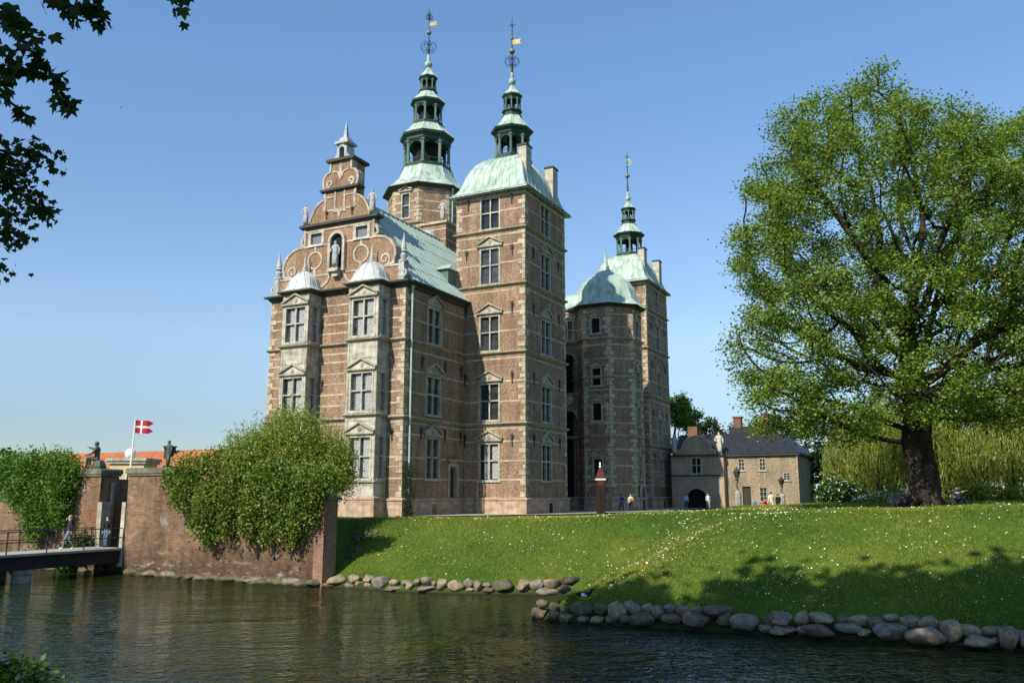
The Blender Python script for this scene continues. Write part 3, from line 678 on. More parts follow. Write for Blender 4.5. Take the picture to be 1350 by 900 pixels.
# ---- the two square corner towers
def corner_tower(dv, far):
    P = rect(-7.0, 0.0, 0.0 + dv, 8.9 + dv)
    ws = ((5.5, 8.75), (10.65, 13.95), (16.75, 20.0), (22.8, 26.2), (27.9, 30.95))
    mb = MB(DZ); frames = [edge(P, i) for i in range(4)]
    allops = []
    for i, F in enumerate(frames):
        sc = 3.5 if i in (0, 2) else 4.35; w = 2.1 if i in (0, 2) else 2.25
        ops = [(sc - w / 2, sc + w / 2, a, b) for a, b in ws]
        if far and i == 0: ops = []
        allops.append((sc, w, ops))
        wall(mb, F, 0, F.L, GZ - .6, ZE, ops, 0, .35, 1)
        bl = [5.5, 7.1, 8.75, 9.85, 12.2, 13.95, 15.95, 18.4, 20.0, 22.05, 24.6, 26.2, 27.2, 29.45, 30.85]
        bands(mb, F, .02, F.L - .02, bl, ops)
        mb.fbox(F, .0, F.L, -.02, .028, 30.98, ZE - .02, 1)
        sk = [(z - .2, z + .25) for z in (Z1, Z2, Z3, Z4)]
        quoins(mb, F, 0, 1, ZP + .2, 30.9, skip=sk); quoins(mb, F, F.L, -1, ZP + .2, 30.9, skip=sk)
    tw = mb.build('corner_tower', ['brick', 'stone'], castle)
    tw['label'] = 'far square corner tower with twin chimneys and copper spire' if far else 'near square corner tower with twin chimneys and copper spire'
    plinth(tw, P)
    for z in (Z1, Z2, Z3, Z4): course(tw, P, z)
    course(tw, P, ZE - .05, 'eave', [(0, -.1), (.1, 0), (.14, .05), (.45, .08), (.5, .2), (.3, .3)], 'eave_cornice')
    mb = MB(DZ)                                                          # small pale corbels under the eave
    for F in frames[:2]:
        for k in range(6): s = F.L * (k + .5) / 6; mb.fbox(F, s - .07, s + .07, .1, .3, ZE - .2, ZE - .06)
    mb.build('eave_corbels', 'trim', tw)
    for i, F in enumerate(frames[:2]):
        sc, w, ops = allops[i]
        for k, (a, b, z0, z1) in enumerate(ops): window(F, sc, z0, z1, w, tw, k < 4, 'curtain' if (i == 0 and k == 0) else 'glass')
        for z, k in ((9.3, 0), (14.7, 1), (20.9, 2), (26.1, 3)):
            if far and i == 0: continue
            for s in ((1.1, 5.75) if i == 0 else (1.7, 7.3)): anchor(F, s, z - .35, tw, 1.1 if k != 3 else 1.0)
    for s in (1.25, 5.7): anchor(frames[0], s, 30.5, tw, 1.0)
    mb = MB(DZ); F = frames[1]; mb.fbox(F, 4.1, 5.2, .15, .24, GZ, 3.7, 1); mb.fbox(F, 4.3, 5.0, .2, .26, GZ, 3.6, 0); mb.build('cellar_hatch', ['black', 'stone'], tw)
    if not far:
        mbp = MB(DZ); mbp.tube([frames[0].p(2.55, .3, z) for z in (GZ, 4.2, 5.6)], .055); mbp.build('downpipe', 'stone', tw)
    cu, cv = -3.5, 4.45 + dv
    prof = [(1.155, 31.25), (1.11, 31.42), (1.03, 31.7), (.955, 32.2), (.90, 32.8), (.85, 33.5), (.78, 34.2), (.68, 34.85), (.55, 35.4), (.42, 35.75), (.36, 35.85)]
    mb = MB(DZ)
    loops = [[(x, y, z) for x, y in rect(cu - 3.5 * s, cu + 3.5 * s, cv - 4.45 * s, cv + 4.45 * s)] for s, z in prof]
    mb.loft(loops, 0, True, True)
    for i in range(4):
        n = 9 if i % 2 == 0 else 11
        for k in range(0, n):
            f = k / n
            pts = [(l[i][0] + (l[(i + 1) % 4][0] - l[i][0]) * f, l[i][1] + (l[(i + 1) % 4][1] - l[i][1]) * f, l[i][2] + .015) for l in loops]
            mb.tube(pts, .035, 0, 4)
    mb.build('tower_roof', 'copper', tw)
    for a, b, c, d in ((-1.35, -.5, 1.35, 2.5), (-1.05, -.2, 6.7, 7.85)):
        mb = MB(DZ); zt = 36.0 if c < 4 else 35.6
        mb.box(a, b, c + dv, d + dv, 31.4, zt, 0); mb.box(a - .08, b + .08, c - .08 + dv, d + .08 + dv, zt, zt + .16, 1); mb.build('chimney', ['bay', 'eave'], tw)
    dark_ring(tw, cu, cv, [(1.95, 35.7), (1.95, 36.0), (1.75, 36.05), (1.75, 36.25)])
    lantern(tw, cu, cv, 1.55, 36.25, 38.3, .14, .3)
    dark_ring(tw, cu, cv, [(1.62, 38.3), (1.75, 38.5), (1.72, 38.65), (2.05, 38.85), (2.12, 39.02), (1.9, 39.1)])
    spire_roof(tw, cu, cv, [(2.1, 39.03), (1.6, 39.5), (1.15, 40.1), (.95, 40.5)])
    dark_ring(tw, cu, cv, [(.98, 40.45), (.98, 40.6), (.85, 40.65), (.85, 40.95), (1.0, 41.0), (1.0, 41.12)])
    lantern(tw, cu, cv, .78, 41.1, 42.35, .085, .35)
    dark_ring(tw, cu, cv, [(.8, 42.3), (.88, 42.5), (1.0, 42.62), (1.02, 42.75), (.9, 42.8)])
    spire_roof(tw, cu, cv, [(1.0, 42.76), (.6, 43.15), (.3, 43.6), (.14, 43.9)], 1)
    mb = MB(DZ); mb.lathe(cu, cv, [(.15, 43.85), (.36, 44.15), (.34, 44.4), (.12, 44.65), (.2, 44.75), (.06, 45.6)], 0, 12); mb.build('finial', 'copper', tw, True)
    vane(tw, cu, cv, 45.2, 51.2, [(46.4, .75)] if not far else [], [(47.5, .3), (48.9, .16)], 48.2 if not far else 49.1, 1.2, not far)
    if far: tw.scale = (1, 1, .976)
    return tw
corner_tower(0, False)
corner_tower(34.6, True)

# ---- the great tower behind the roof
GU, GV, GR = -20.0, 15.0, 4.5
P8 = octo(GU, GV, GR)
mb = MB(DZ)
for i in range(8):
    F = edge(P8, i); sc = F.L / 2; op = [(sc - .6, sc + .6, 34.6, 37.6)] if i in (5, 3) else []
    wall(mb, F, 0, F.L, 20, 38.4, op, 0, .3, 1)
    bands(mb, F, .02, F.L - .02, [32.3, 33.3, 35.3, 36.4, 37.5], op, .2)
    quoins(mb, F, 0, 1, 31, 38, w1=.3, w2=.55); quoins(mb, F, F.L, -1, 31, 38, w1=.3, w2=.55)
gt = mb.build('great_tower', ['brick', 'stone'], castle); gt['label'] = 'tallest tower, octagonal, with three copper lanterns behind the roof'
for i in (5, 3): window(edge(P8, i), edge(P8, i).L / 2, 34.6, 37.6, 1.2, gt, True, 'glass', cols=1, ph=.6, rows=(.5,))
course(gt, P8, 33.9)
course(gt, P8, 38.3, 'eave', [(0, -.2), (.2, 0), (.55, .1), (.6, .22), (0, .3)], 'eave_cornice')
downpipe(gt, edge(P8, 7), .3, 30, 38.2)
prof = [(5.2, 38.45), (4.5, 38.95), (3.85, 39.7), (3.35, 40.6), (3.05, 41.35)]
mb = MB(DZ); mb.octa(GU, GV, prof, 0); ribs_oct(mb, GU, GV, prof, 4); mb.build('tower_roof', 'copper', gt)
dark_ring(gt, GU, GV, [(3.05, 41.2), (3.05, 41.5), (2.85, 41.55), (2.85, 41.8)])
lantern(gt, GU, GV, 2.6, 41.8, 44.6, .2, .62)
dark_ring(gt, GU, GV, [(2.65, 44.5), (2.85, 44.75), (2.85, 45.0), (3.2, 45.3), (3.28, 45.55), (2.9, 45.6)])
spire_roof(gt, GU, GV, [(3.25, 45.56), (2.6, 46.1), (2.1, 46.75), (1.95, 47.0)], 3)
dark_ring(gt, GU, GV, [(2.0, 46.9), (2.0, 47.1), (1.8, 47.15), (1.8, 47.35)])
lantern(gt, GU, GV, 1.62, 47.35, 49.4, .14, .6)
dark_ring(gt, GU, GV, [(1.65, 49.3), (1.8, 49.5), (1.78, 49.65), (2.05, 49.85), (2.1, 50.05), (1.9, 50.1)])
spire_roof(gt, GU, GV, [(2.08, 50.06), (1.5, 50.6), (1.15, 51.1), (1.05, 51.35)])
dark_ring(gt, GU, GV, [(1.1, 51.25), (1.2, 51.4), (1.0, 51.5), (1.0, 51.7)])
lantern(gt, GU, GV, .88, 51.7, 52.9, .09, .5)
dark_ring(gt, GU, GV, [(.9, 52.85), (1.0, 53.0), (1.15, 53.15), (1.15, 53.3), (1.0, 53.35)])
spire_roof(gt, GU, GV, [(1.13, 53.31), (.7, 53.8), (.38, 54.3), (.22, 54.6)], 1)
mb = MB(DZ); mb.lathe(GU, GV, [(.2, 54.55), (.48, 54.9), (.45, 55.2), (.16, 55.5), (.26, 55.65), (.07, 56.6)], 0, 12); mb.build('finial', 'copper', gt, True)
vane(gt, GU, GV, 56.2, 62.6, [(57.3, 1.0), (61.2, .45)], [(59.2, .3)], 60.0, 1.4)

# ---- octagonal stair tower with its copper dome, and the entrance block beside it
SU, SV, SR = -.55, 21.9, 3.75
S8 = octo(SU, SV, SR)
mb = MB(DZ)
sw = {5: ((5.9, 8.1), (11.9, 13.9), (15.6, 17.6), (21.2, 23.0)), 6: (), 7: ((5.9, 8.4), (11.4, 13.6), (15.4, 17.4), (21.0, 22.9))}
for i in range(8):
    F = edge(S8, i); sc = F.L / 2; op = [(sc - .62, sc + .62, a, b) for a, b in sw.get(i, ())]
    wall(mb, F, 0, F.L, GZ - .6, 24.3, op, 0, .3, 1)
    bands(mb, F, .02, F.L - .02, [5.3, 7.2, 8.9, 11.6, 13.3, 15.1, 18.4, 19.9, 21.8, 23.2], op)
    quoins(mb, F, 0, 1, ZP + .2, 24, w1=.35, w2=.6); quoins(mb, F, F.L, -1, ZP + .2, 24, w1=.35, w2=.6)
st = mb.build('stair_tower', ['brick', 'stone'], castle); st['label'] = 'octagonal stair tower with ogee copper dome between the square towers'
plinth(st, S8)
for z in (Z1, Z2, 20.6): course(st, S8, z)
course(st, S8, 24.2, 'eave', [(0, -.15), (.15, 0), (.5, .08), (.6, .2), (.3, .3)], 'eave_cornice')
for i in (5, 7):
    F = edge(S8, i)
    for a, b in sw[i]: window(F, F.L / 2, a, b, 1.24, st, True, 'glass', cols=1, rows=(), ph=.65, mats=['frame', 'black', 'black', 'string'])
prof = [(SR + .72, 24.35), (SR + .35, 24.6), (SR - .05, 25.1), (SR - .32, 25.8), (SR - .62, 26.6), (SR - 1.15, 27.45), (SR - 1.85, 28.1), (SR - 2.6, 28.5), (.75, 28.75), (.42, 29.1), (.24, 29.8), (.12, 30.7), (.02, 31.9)]
mb = MB(DZ); mb.octa(SU, SV, prof, 0); ribs_oct(mb, SU, SV, prof[:9], 4, .03); mb.build('dome', 'copper', st)
mb = MB(DZ)                                                              # small arched door at the foot of the stair tower
F = edge(S8, 7); mb.fprism(F, [(F.L / 2 - .6, GZ), (F.L / 2 + .6, GZ)] + circ(F.L / 2, 4.6, .6, 8, 0, math.pi), .17, .2, 0)
mb.ribbon(F, [(F.L / 2 - .7, GZ), (F.L / 2 - .7, 4.6)] + circ(F.L / 2, 4.6, .7, 10, math.pi, 0) + [(F.L / 2 + .7, GZ)], .26, .1, .3, 1); mb.build('door', ['wood', 'string'], st)
EB = rect(-6.02, -2.6, 19.6, 25)
mb = MB(DZ); F = edge(EB, 0)
op = [(.9, 2.5, 20.9, 23.2), (1.0, 2.6, 15.2, 19.4), (.9, 2.7, 3.2, 13.2)]
wall(mb, F, 0, F.L, GZ - .6, 24.3, op, 0, 1.2); bands(mb, F, 0, F.L, [5.5, 7.2, 8.95, 12.3, 18.3, 21.9], op)
F1 = edge(EB, 1); wall(mb, F1, 0, F1.L, GZ - .6, 24.3)
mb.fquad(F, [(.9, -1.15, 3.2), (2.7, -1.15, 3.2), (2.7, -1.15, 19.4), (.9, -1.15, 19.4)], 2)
for zc, r in ((12.3, .9), (18.6, .8)):
    mb.fprism(F, [(1.8 - r, zc + r), (1.8 - r, zc)] + circ(1.8, zc, r, 8, math.pi, 0) + [(1.8 + r, zc), (1.8 + r, zc + r)], -.2, .03, 1)
mb.fprism(F, circ(1.8, 14.4, .55, 12), -.02, .12, 1)
eb = mb.build('entrance_block', ['brick', 'stone', 'black'], castle)
window(F, 1.7, 20.9, 23.2, 1.6, eb, True, 'glass', cols=2, rows=(.5,), ph=.7)
course(eb, EB, 20.55); course(eb, EB, 14.9); course(eb, EB, Z1); plinth(eb, EB)
mb = MB(DZ); mb.loft([[(x, y, z) for x, y in offset(EB, t)] for t, z in ((.5, 24.25), (.55, 24.4), (.15, 24.7), (-.15, 25.2), (-.35, 25.8), (-.6, 26.1))], 0, True, True)
for k in range(5):
    u = -6 + 3.4 * k / 4; mb.tube([(u, 19.05, 24.42), (u, 19.45, 24.72), (u, 19.75, 25.22), (u, 19.95, 25.8)], .03, 0, 4)
mb.build('flared_roof', 'copper', eb)
# ================================================================== TERRAIN AND WATER
SHORE = np.array([(-95, 87.6), (-60, 69.1), (-21.0, 48.5), (-9.02, 42.2), (-5.2, 40.0), (-2.5, 39.2), (0.9, 38.8), (2.9, 38.9), (2.3, 36.2), (0.67, 31.9), (1.2, 31.0), (3.1, 29.9), (14.3, 25.1), (24, 20.4), (60, 3), (120, -26)])
POLY = np.vstack([SHORE, [(700, -26), (700, 800), (-700, 800), (-700, 87.6)]])
NEAR = np.array([(-300, 13), (-20, 10.5), (-6, 9.6), (0, 9.2), (6, 8.6), (16, 5), (40, -8), (100, -40)])
NPOLY = np.vstack([NEAR, [(100, -300), (-300, -300)]])
def seg_dist(X, Y, line):
    D = np.full(X.shape, 1e9)
    for (ax, ay), (bx, by) in zip(line[:-1], line[1:]):
        dx, dy = bx - ax, by - ay; t = np.clip(((X - ax) * dx + (Y - ay) * dy) / (dx * dx + dy * dy), 0, 1)
        D = np.minimum(D, np.hypot(X - ax - t * dx, Y - ay - t * dy))
    return D
def inside(X, Y, poly):
    r = np.zeros(X.shape, bool); n = len(poly)
    for i in range(n):
        (x1, y1), (x2, y2) = poly[i], poly[(i + 1) % n]
        c = ((y1 > Y) != (y2 > Y)); xx = (x2 - x1) * (Y - y1) / ((y2 - y1) if y2 != y1 else 1e-9) + x1
        r ^= c & (X < xx)
    return r
def sstep(a, b, x): t = np.clip((x - a) / (b - a), 0, 1); return t * t * (3 - 2 * t)
def terr(X, Y):
    X = np.asarray(X, float); Y = np.asarray(Y, float)
    d = np.where(inside(X, Y, POLY), 1, -1) * seg_dist(X, Y, SHORE)
    ds = np.mean([seg_dist(X + 1.5 * math.cos(q), Y + 1.5 * math.sin(q), SHORE) for q in (.4, 1.45, 2.5, 3.54, 4.6, 5.64)], 0)
    d = np.where(d > 1.0, d + (ds - d) * sstep(1.2, 2.6, d), d)               # rounds the ridges of the bank
    dn = np.where(inside(X, Y, NPOLY), 1, -1) * seg_dist(X, Y, NEAR)
    top = GZ + np.interp(X, [-8, 2, 4.8, 8.7, 12, 16, 20, 26], [.38, .42, .55, .74, .88, 1.04, 1.18, 1.25]) * np.where(X > 14, sstep(80, 50, Y), sstep(64, 45, Y))
    slope = np.where(X < -8.6, .55 + 5 * sstep(-8.6, -9.6, X), .60 - .10 * sstep(2, 8, X))
    b = slope * (d - .75 * sstep(-8.6, -9.4, X)) - .05
    k = .45; h = np.clip(.5 + .5 * (top - b) / k, 0, 1)                   # smooth minimum: rounded crest
    land = top * (1 - h) + b * h - k * h * (1 - h)
    land = np.where(d < 0, np.maximum(-1.6, d * .9 - .05), land)
    nb = np.minimum(2.45 + .05 * np.sin(X), .95 * dn - .05)
    nb = np.where(dn < 0, np.maximum(-1.6, dn * .9 - .05), nb)
    wob = (.05 * np.sin(X * .9 + 1.3) * np.sin(Y * .7) + .03 * np.sin(X * 2.1 + Y * 1.3)) * np.clip(d, 0, 1)
    gs = (X + 21.0) * .8846 - (Y - 48.5) * .4664; gt_ = (X + 21.0) * .4664 + (Y - 48.5) * .8846
    land = np.where((gs > -3.9) & (gs < -.2) & (gt_ > -.5) & (gt_ < 6), np.minimum(land, 1.0), land)
    return np.where(dn > -2, np.maximum(nb, np.minimum(land, nb)), land + wob)
def terr1(x, y): return float(terr(np.array([x]), np.array([y]))[0])
gx = np.concatenate([np.linspace(-700, -60, 20)[:-1], np.linspace(-60, -26, 22)[:-1], np.arange(-26, 30, .4), np.linspace(30, 70, 30), np.linspace(75, 700, 20)])
gy = np.concatenate([np.linspace(-200, -5, 14)[:-1], np.linspace(-5, 22, 40)[:-1], np.arange(22, 62, .4), np.linspace(62, 140, 50), np.linspace(146, 900, 20)])
GX, GY = np.meshgrid(gx, gy); GZv = terr(GX, GY)
def grid_mesh(name, X, Y, Z, mat):
    ny, nx = X.shape; me = bpy.data.meshes.new(name)
    V = np.stack([X, Y, Z], -1).reshape(-1, 3); i = np.arange(ny * nx).reshape(ny, nx)
    Fq = np.stack([i[:-1, :-1], i[:-1, 1:], i[1:, 1:], i[1:, :-1]], -1).reshape(-1, 4)
    raw_mesh(me, V, Fq); me.materials.append(M[mat]); me.polygons.foreach_set('use_smooth', [True] * len(me.polygons))
    o = bpy.data.objects.new(name, me); COL.objects.link(o); return o
def raw_mesh(me, V, Fq):
    k = Fq.shape[1]
    me.vertices.add(len(V)); me.vertices.foreach_set('co', np.ascontiguousarray(V, np.float32).ravel())
    me.loops.add(Fq.size); me.loops.foreach_set('vertex_index', np.ascontiguousarray(Fq, np.int32).ravel())
    me.polygons.add(len(Fq)); me.polygons.foreach_set('loop_start', np.arange(0, Fq.size, k, dtype=np.int32))
    me.polygons.foreach_set('loop_total', np.full(len(Fq), k, np.int32)); me.update(calc_edges=True)

m, t, bs, o = nt('lawn_ground')
vec = mapping(t, 'Object')
f1 = noise(t, vec, .35, 6, .65); f2 = noise(t, vec, 3.0, 5, .7); f3 = noise(t, vec, 25, 3, .7)
base = ramp(t, f1, [(.3, (.035, .085, .010)), (.52, (.070, .125, .015)), (.72, (.13, .17, .026))])
base = mix(t, .6, base, ramp(t, f2, [(.3, G3(.55)), (.7, G3(1.25))]), 'MULTIPLY')
base = mix(t, .6, base, ramp(t, f3, [(.3, G3(.5)), (.7, G3(1.35))]), 'MULTIPLY')
geo = t.nodes.new('ShaderNodeNewGeometry'); sep = t.nodes.new('ShaderNodeSeparateXYZ'); t.links.new(geo.outputs['Position'], sep.inputs[0])
rr = t.nodes.new('ShaderNodeMapRange'); t.links.new(sep.outputs['Z'], rr.inputs[0]); rr.inputs[1].default_value = .0; rr.inputs[2].default_value = .25
base = mix(t, rr.outputs[0], (.035, .03, .02), base)
t.links.new(base, bs.inputs['Base Color']); bs.inputs['Roughness'].default_value = .95; bs.inputs['Specular IOR Level'].default_value = .1
bump(t, bs, f3, .8, .06)
M['lawn'] = m
ground = grid_mesh('ground', GX, GY, GZv, 'lawn'); tag(ground, kind='structure')

m, t, bs, o = nt('moat_water')
vec = mapping(t, 'Object', (1, 1.5, 1))
w1 = noise(t, vec, 1.9, 2, .5, .6); w2 = noise(t, mapping(t, 'Object', (3.4, 5.4, 1)), 1.0, 2, .5, .6)
add = t.nodes.new('ShaderNodeMath'); add.operation = 'ADD'; t.links.new(w1, add.inputs[0])
mul = t.nodes.new('ShaderNodeMath'); mul.operation = 'MULTIPLY'; mul.inputs[1].default_value = .45; t.links.new(w2, mul.inputs[0]); t.links.new(mul.outputs[0], add.inputs[1])
bs.inputs['Base Color'].default_value = (.013, .019, .0035, 1); bs.inputs['Specular IOR Level'].default_value = .26; bs.inputs['Roughness'].default_value = .03; bs.inputs['IOR'].default_value = 1.33
pt = noise(t, mapping(t, 'Object', (.10, .22, 1)), 1.0, 3, .6, .8)
rf_ = ramp(t, pt, [(.34, G3(.25)), (.62, G3(1.0))])
mu2 = t.nodes.new('ShaderNodeMath'); mu2.operation = 'MULTIPLY'; t.links.new(add.outputs[0], mu2.inputs[0]); t.links.new(rf_, mu2.inputs[1])
bump(t, bs, mu2.outputs[0], 1.0, .17)
M['water'] = m
mb = MB(); mb.add([(-250, -60, 0), (250, -60, 0), (250, 130, 0), (-250, 130, 0)], [(0, 1, 2, 3)]); tag(mb.build('water', 'water'), kind='structure')
# gravel apron along the castle foot
pa = [wuv(-5.9, -10.5), wuv(1.4, -2.2), wuv(1.4, 9.5), wuv(-6.5, 9.5)]
pv = [wuv(-6.2, -9.9), wuv(-3.0, -8.5), wuv(.9, -.9), wuv(2.6, 1.0), wuv(5.5, 14), wuv(5.5, 46), wuv(-7, 46), wuv(-7, -9.5)]
mb = MB(); mb.add([(p[0], p[1], 2.72) for p in pv], [tuple(range(len(pv)))]); tag(mb.build('path', 'gravel'), kind='structure')

# ================================================================== VEGETATION TOOLS
def leaf_cloud(name, P, size, mats, parent=None, up=.35, aspect=.62, jitter=.35, hang=0.0, weights=None, bend=0):
    """one mesh of many small rhombic leaf faces at the points P"""
    P = np.asarray(P, float); n = len(P)
    nrm = rng.normal(size=(n, 3)); nrm /= np.linalg.norm(nrm, axis=1)[:, None]; nrm[:, 2] = np.abs(nrm[:, 2]) + up; nrm /= np.linalg.norm(nrm, axis=1)[:, None]
    a = rng.normal(size=(n, 3)); a[:, 2] -= hang * 3
    a -= nrm * np.sum(a * nrm, 1)[:, None]; a /= np.linalg.norm(a, axis=1)[:, None] + 1e-9
    if hang > .5: a = np.tile([0, 0, -1.0], (n, 1)) + rng.normal(size=(n, 3)) * .25; a /= np.linalg.norm(a, axis=1)[:, None]; nrm = np.cross(a, rng.normal(size=(n, 3))); nrm /= np.linalg.norm(nrm, axis=1)[:, None]
    b = np.cross(nrm, a)
    L = (size * (1 + jitter * rng.uniform(-1, 1, n)))[:, None]; Wd = L * aspect
    V = np.stack([P - a * L * .5, P + b * Wd * .5 - a * L * .08, P + a * L * .5 - nrm * L * bend, P - b * Wd * .5 - a * L * .08], 1).reshape(-1, 3)
    me = bpy.data.meshes.new(name); raw_mesh(me, V, np.arange(4 * n).reshape(n, 4))
    for mm in mats: me.materials.append(M[mm])
    w = weights if weights is not None else [1 / len(mats)] * len(mats)
    me.polygons.foreach_set('material_index', rng.choice(len(mats), n, p=np.array(w) / sum(w)).astype(np.int32))
    ob = bpy.data.objects.new(name, me); COL.objects.link(ob)
    if parent: ob.parent = parent
    return ob
def in_ellipsoids(E, n, shell=.0):
    """n points inside a union of ellipsoids (cx,cy,cz,rx,ry,rz)"""
    E = np.array(E, float); w = E[:, 3] * E[:, 4] * E[:, 5]; w /= w.sum()
    k = rng.choice(len(E), n, p=w); d = rng.normal(size=(n, 3)); d /= np.linalg.norm(d, axis=1)[:, None]
    r = (shell ** 3 + (1 - shell ** 3) * rng.random(n)) ** (1 / 3)
    return E[k, :3] + d * r[:, None] * E[k, 3:]
def grow(seeds, A, step=.5, di=4.0, dk=.9, iters=120):
    """space colonisation; returns node positions and parents"""
    nodes = [np.array(s, float) for s, _ in seeds]; par = [p for _, p in seeds]
    A = np.asarray(A, float); Nd = np.array(nodes)
    D = np.linalg.norm(A[:, None] - Nd[None], axis=2); near = D.argmin(1); nd = D.min(1)
    alive = np.ones(len(A), bool)
    for _ in range(iters):
        act = alive & (nd < di)
        if not act.any():
            if not alive.any(): break
            di *= 1.3; continue
        idx = np.unique(near[act]); new = []
        for i in idx:
            sel = act & (near == i); v = A[sel] - nodes[i]; v /= np.linalg.norm(v, axis=1)[:, None] + 1e-9
            s = v.sum(0) + rng.normal(size=3) * .25; l = np.linalg.norm(s)
            if l < 1e-6: continue
            q = nodes[i] + s / l * step
            new.append((q, i))
        if not new: break
        st = len(nodes)
        for q, i in new: nodes.append(q); par.append(i)
        NP = np.array([q for q, _ in new]); D = np.linalg.norm(A[:, None] - NP[None], axis=2)
        mn = D.min(1); am = D.argmin(1); up = mn < nd; near[up] = st + am[up]; nd[up] = mn[up]
        alive &= nd > dk
        if len(nodes) > 9000: break
    return np.array(nodes), par
def skeleton_mesh(name, nodes, par, r0, rt=.012, expo=2.3, mat='bark', parent=None, minr=0.0, flare=None):
    n = len(nodes); ch = [[] for _ in range(n)]
    for i, p in enumerate(par):
        if p is not None and p >= 0: ch[p].append(i)
    acc = np.zeros(n)
    for i in range(n - 1, -1, -1):
        acc[i] = acc[i] if ch[i] else rt ** expo
        if par[i] is not None and par[i] >= 0: acc[par[i]] += acc[i]
    rad = acc ** (1 / expo); rad *= r0 / rad[0] if rad[0] > 0 else 1
    rad = np.maximum(rad, rt * .7)
    mb = MB(); done = set()
    for i in range(n):
        for k, c in enumerate(ch[i]):
            if i != 0 and par[i] is not None and k == 0 and i in done: continue
            pts, rs = [nodes[i]], [min(rad[i], rad[c] * 1.15)]; j = c
            while True:
                pts.append(nodes[j]); rs.append(rad[j])
                if not ch[j]: break
                done.add(j); j = max(ch[j], key=lambda q: rad[q])
                # the thickest child is continued, the others start their own tube
            if max(rs) < minr: continue
            mb.tube([tuple(p) for p in pts], [float(r) for r in rs], 0, 8 if rs[0] > .25 else (5 if rs[0] > .06 else 3), True)
    # continue rule: skip re-tubing the thickest child
    ob = mb.build(name, mat, parent, True)
    return ob, rad
def skeleton(name, nodes, par, r0, rt, mat, parent, expo=2.3, minr=0):
    n = len(nodes); ch = [[] for _ in range(n)]
    for i, p in enumerate(par):
        if p >= 0: ch[p].append(i)
    acc = np.zeros(n)
    for i in range(n - 1, -1, -1):
        if not ch[i]: acc[i] = rt ** expo
        if par[i] >= 0: acc[par[i]] += acc[i]
    rad = acc ** (1 / expo); rad *= r0 / rad[0]; rad = np.maximum(rad, rt * .7)
    mb = MB(); starts = [(0, None)]
    while starts:
        s, f = starts.pop()
        pts, rs = ([nodes[f]], [rad[s] * 1.05]) if f is not None else ([], [])
        j = s
        while True:
            pts.append(nodes[j]); rs.append(rad[j])
            if not ch[j]: break
            order = sorted(ch[j], key=lambda q: -rad[q])
            for q in order[1:]: starts.append((q, j))
            j = order[0]
        if len(pts) > 1 and max(rs) >= minr: mb.tube([tuple(p) for p in pts], [float(r) for r in rs], 0, 9 if rs[0] > .25 else (5 if rs[0] > .05 else 3))
    return mb.build(name, mat, parent, True), rad, ch
def tree(name, label, loc, E, leafmats, nleaf, leafsize, r0=.25, natt=350, trunk_h=2.5, cat='tree', group=None, weights=None, step=.7, spread=.55, mat='bark', up=.35, shell=.5, lean=0, parts=True, aspect=.62):
    root = empty(name, (loc[0], loc[1], loc[2])); tag(root, label, cat, group)
    A = in_ellipsoids(E, natt, shell)
    k = max(2, int(trunk_h / step)); nodes0 = [((lean * (i / k) ** 2 + rng.normal() * .03, rng.normal() * .03, -.3 + (trunk_h + .3) * i / k), i - 1) for i in range(k + 1)]
    nodes, par = grow(nodes0, A, step, 5, step * 1.3)
    _, rad, ch = skeleton('trunk', nodes, par, r0, .018, mat, root)
    tips = np.array([nodes[i] for i in range(len(nodes)) if i > k and (not ch[i] or rad[i] < .05)])
    if len(tips) < 5: tips = A
    P = tips[rng.integers(0, len(tips), nleaf)] + rng.normal(size=(nleaf, 3)) * spread * np.array([1, 1, .8])
    leaf_cloud('crown', P, leafsize, leafmats, root, up, weights=weights, aspect=aspect)
    return root

# ================================================================== FIGURES (people and statues)
J0 = {'pel': (0, 0, .95), 'wai': (0, 0, 1.10), 'che': (0, .01, 1.30), 'nb': (0, .01, 1.45), 'nk': (0, 0, 1.52), 'hd': (0, -.02, 1.63), 'ht': (0, -.005, 1.71),
      'shl': (.18, .01, 1.41), 'ell': (.24, .03, 1.15), 'wrl': (.25, -.05, .92), 'hal': (.25, -.07, .84),
      'shr': (-.18, .01, 1.41), 'elr': (-.24, .03, 1.15), 'wrr': (-.25, -.05, .92), 'har': (-.25, -.07, .84),
      'hil': (.10, 0, .90), 'knl': (.11, -.03, .50), 'anl': (.12, .02, .09), 'tol': (.14, -.15, .045),
      'hir': (-.10, 0, .90), 'knr': (-.11, -.03, .50), 'anr': (-.12, .02, .09), 'tor': (-.14, -.15, .045)}
RAD = {'pel': (.165, .125), 'wai': (.14, .105), 'che': (.17, .115), 'nb': (.10, .075), 'nk': (.058, .06), 'hd': (.078, .10), 'ht': (.06, .07), 'sh': (.068, .068), 'el': (.047, .047), 'wr': (.033, .033), 'ha': (.032, .022), 'hi': (.095, .095), 'kn': (.062, .065), 'an': (.043, .045), 'to': (.038, .03)}
BON = [('pel', 'wai', 1), ('wai', 'che', 1), ('che', 'nb', 1), ('nb', 'nk', 0), ('nk', 'hd', 0), ('hd', 'ht', 0)]
for s_ in 'lr': BON += [('nb', 'sh' + s_, 1), ('sh' + s_, 'el' + s_, 1), ('el' + s_, 'wr' + s_, 1), ('wr' + s_, 'ha' + s_, 0), ('pel', 'hi' + s_, 2), ('hi' + s_, 'kn' + s_, 2), ('kn' + s_, 'an' + s_, 2), ('an' + s_, 'to' + s_, 3)]
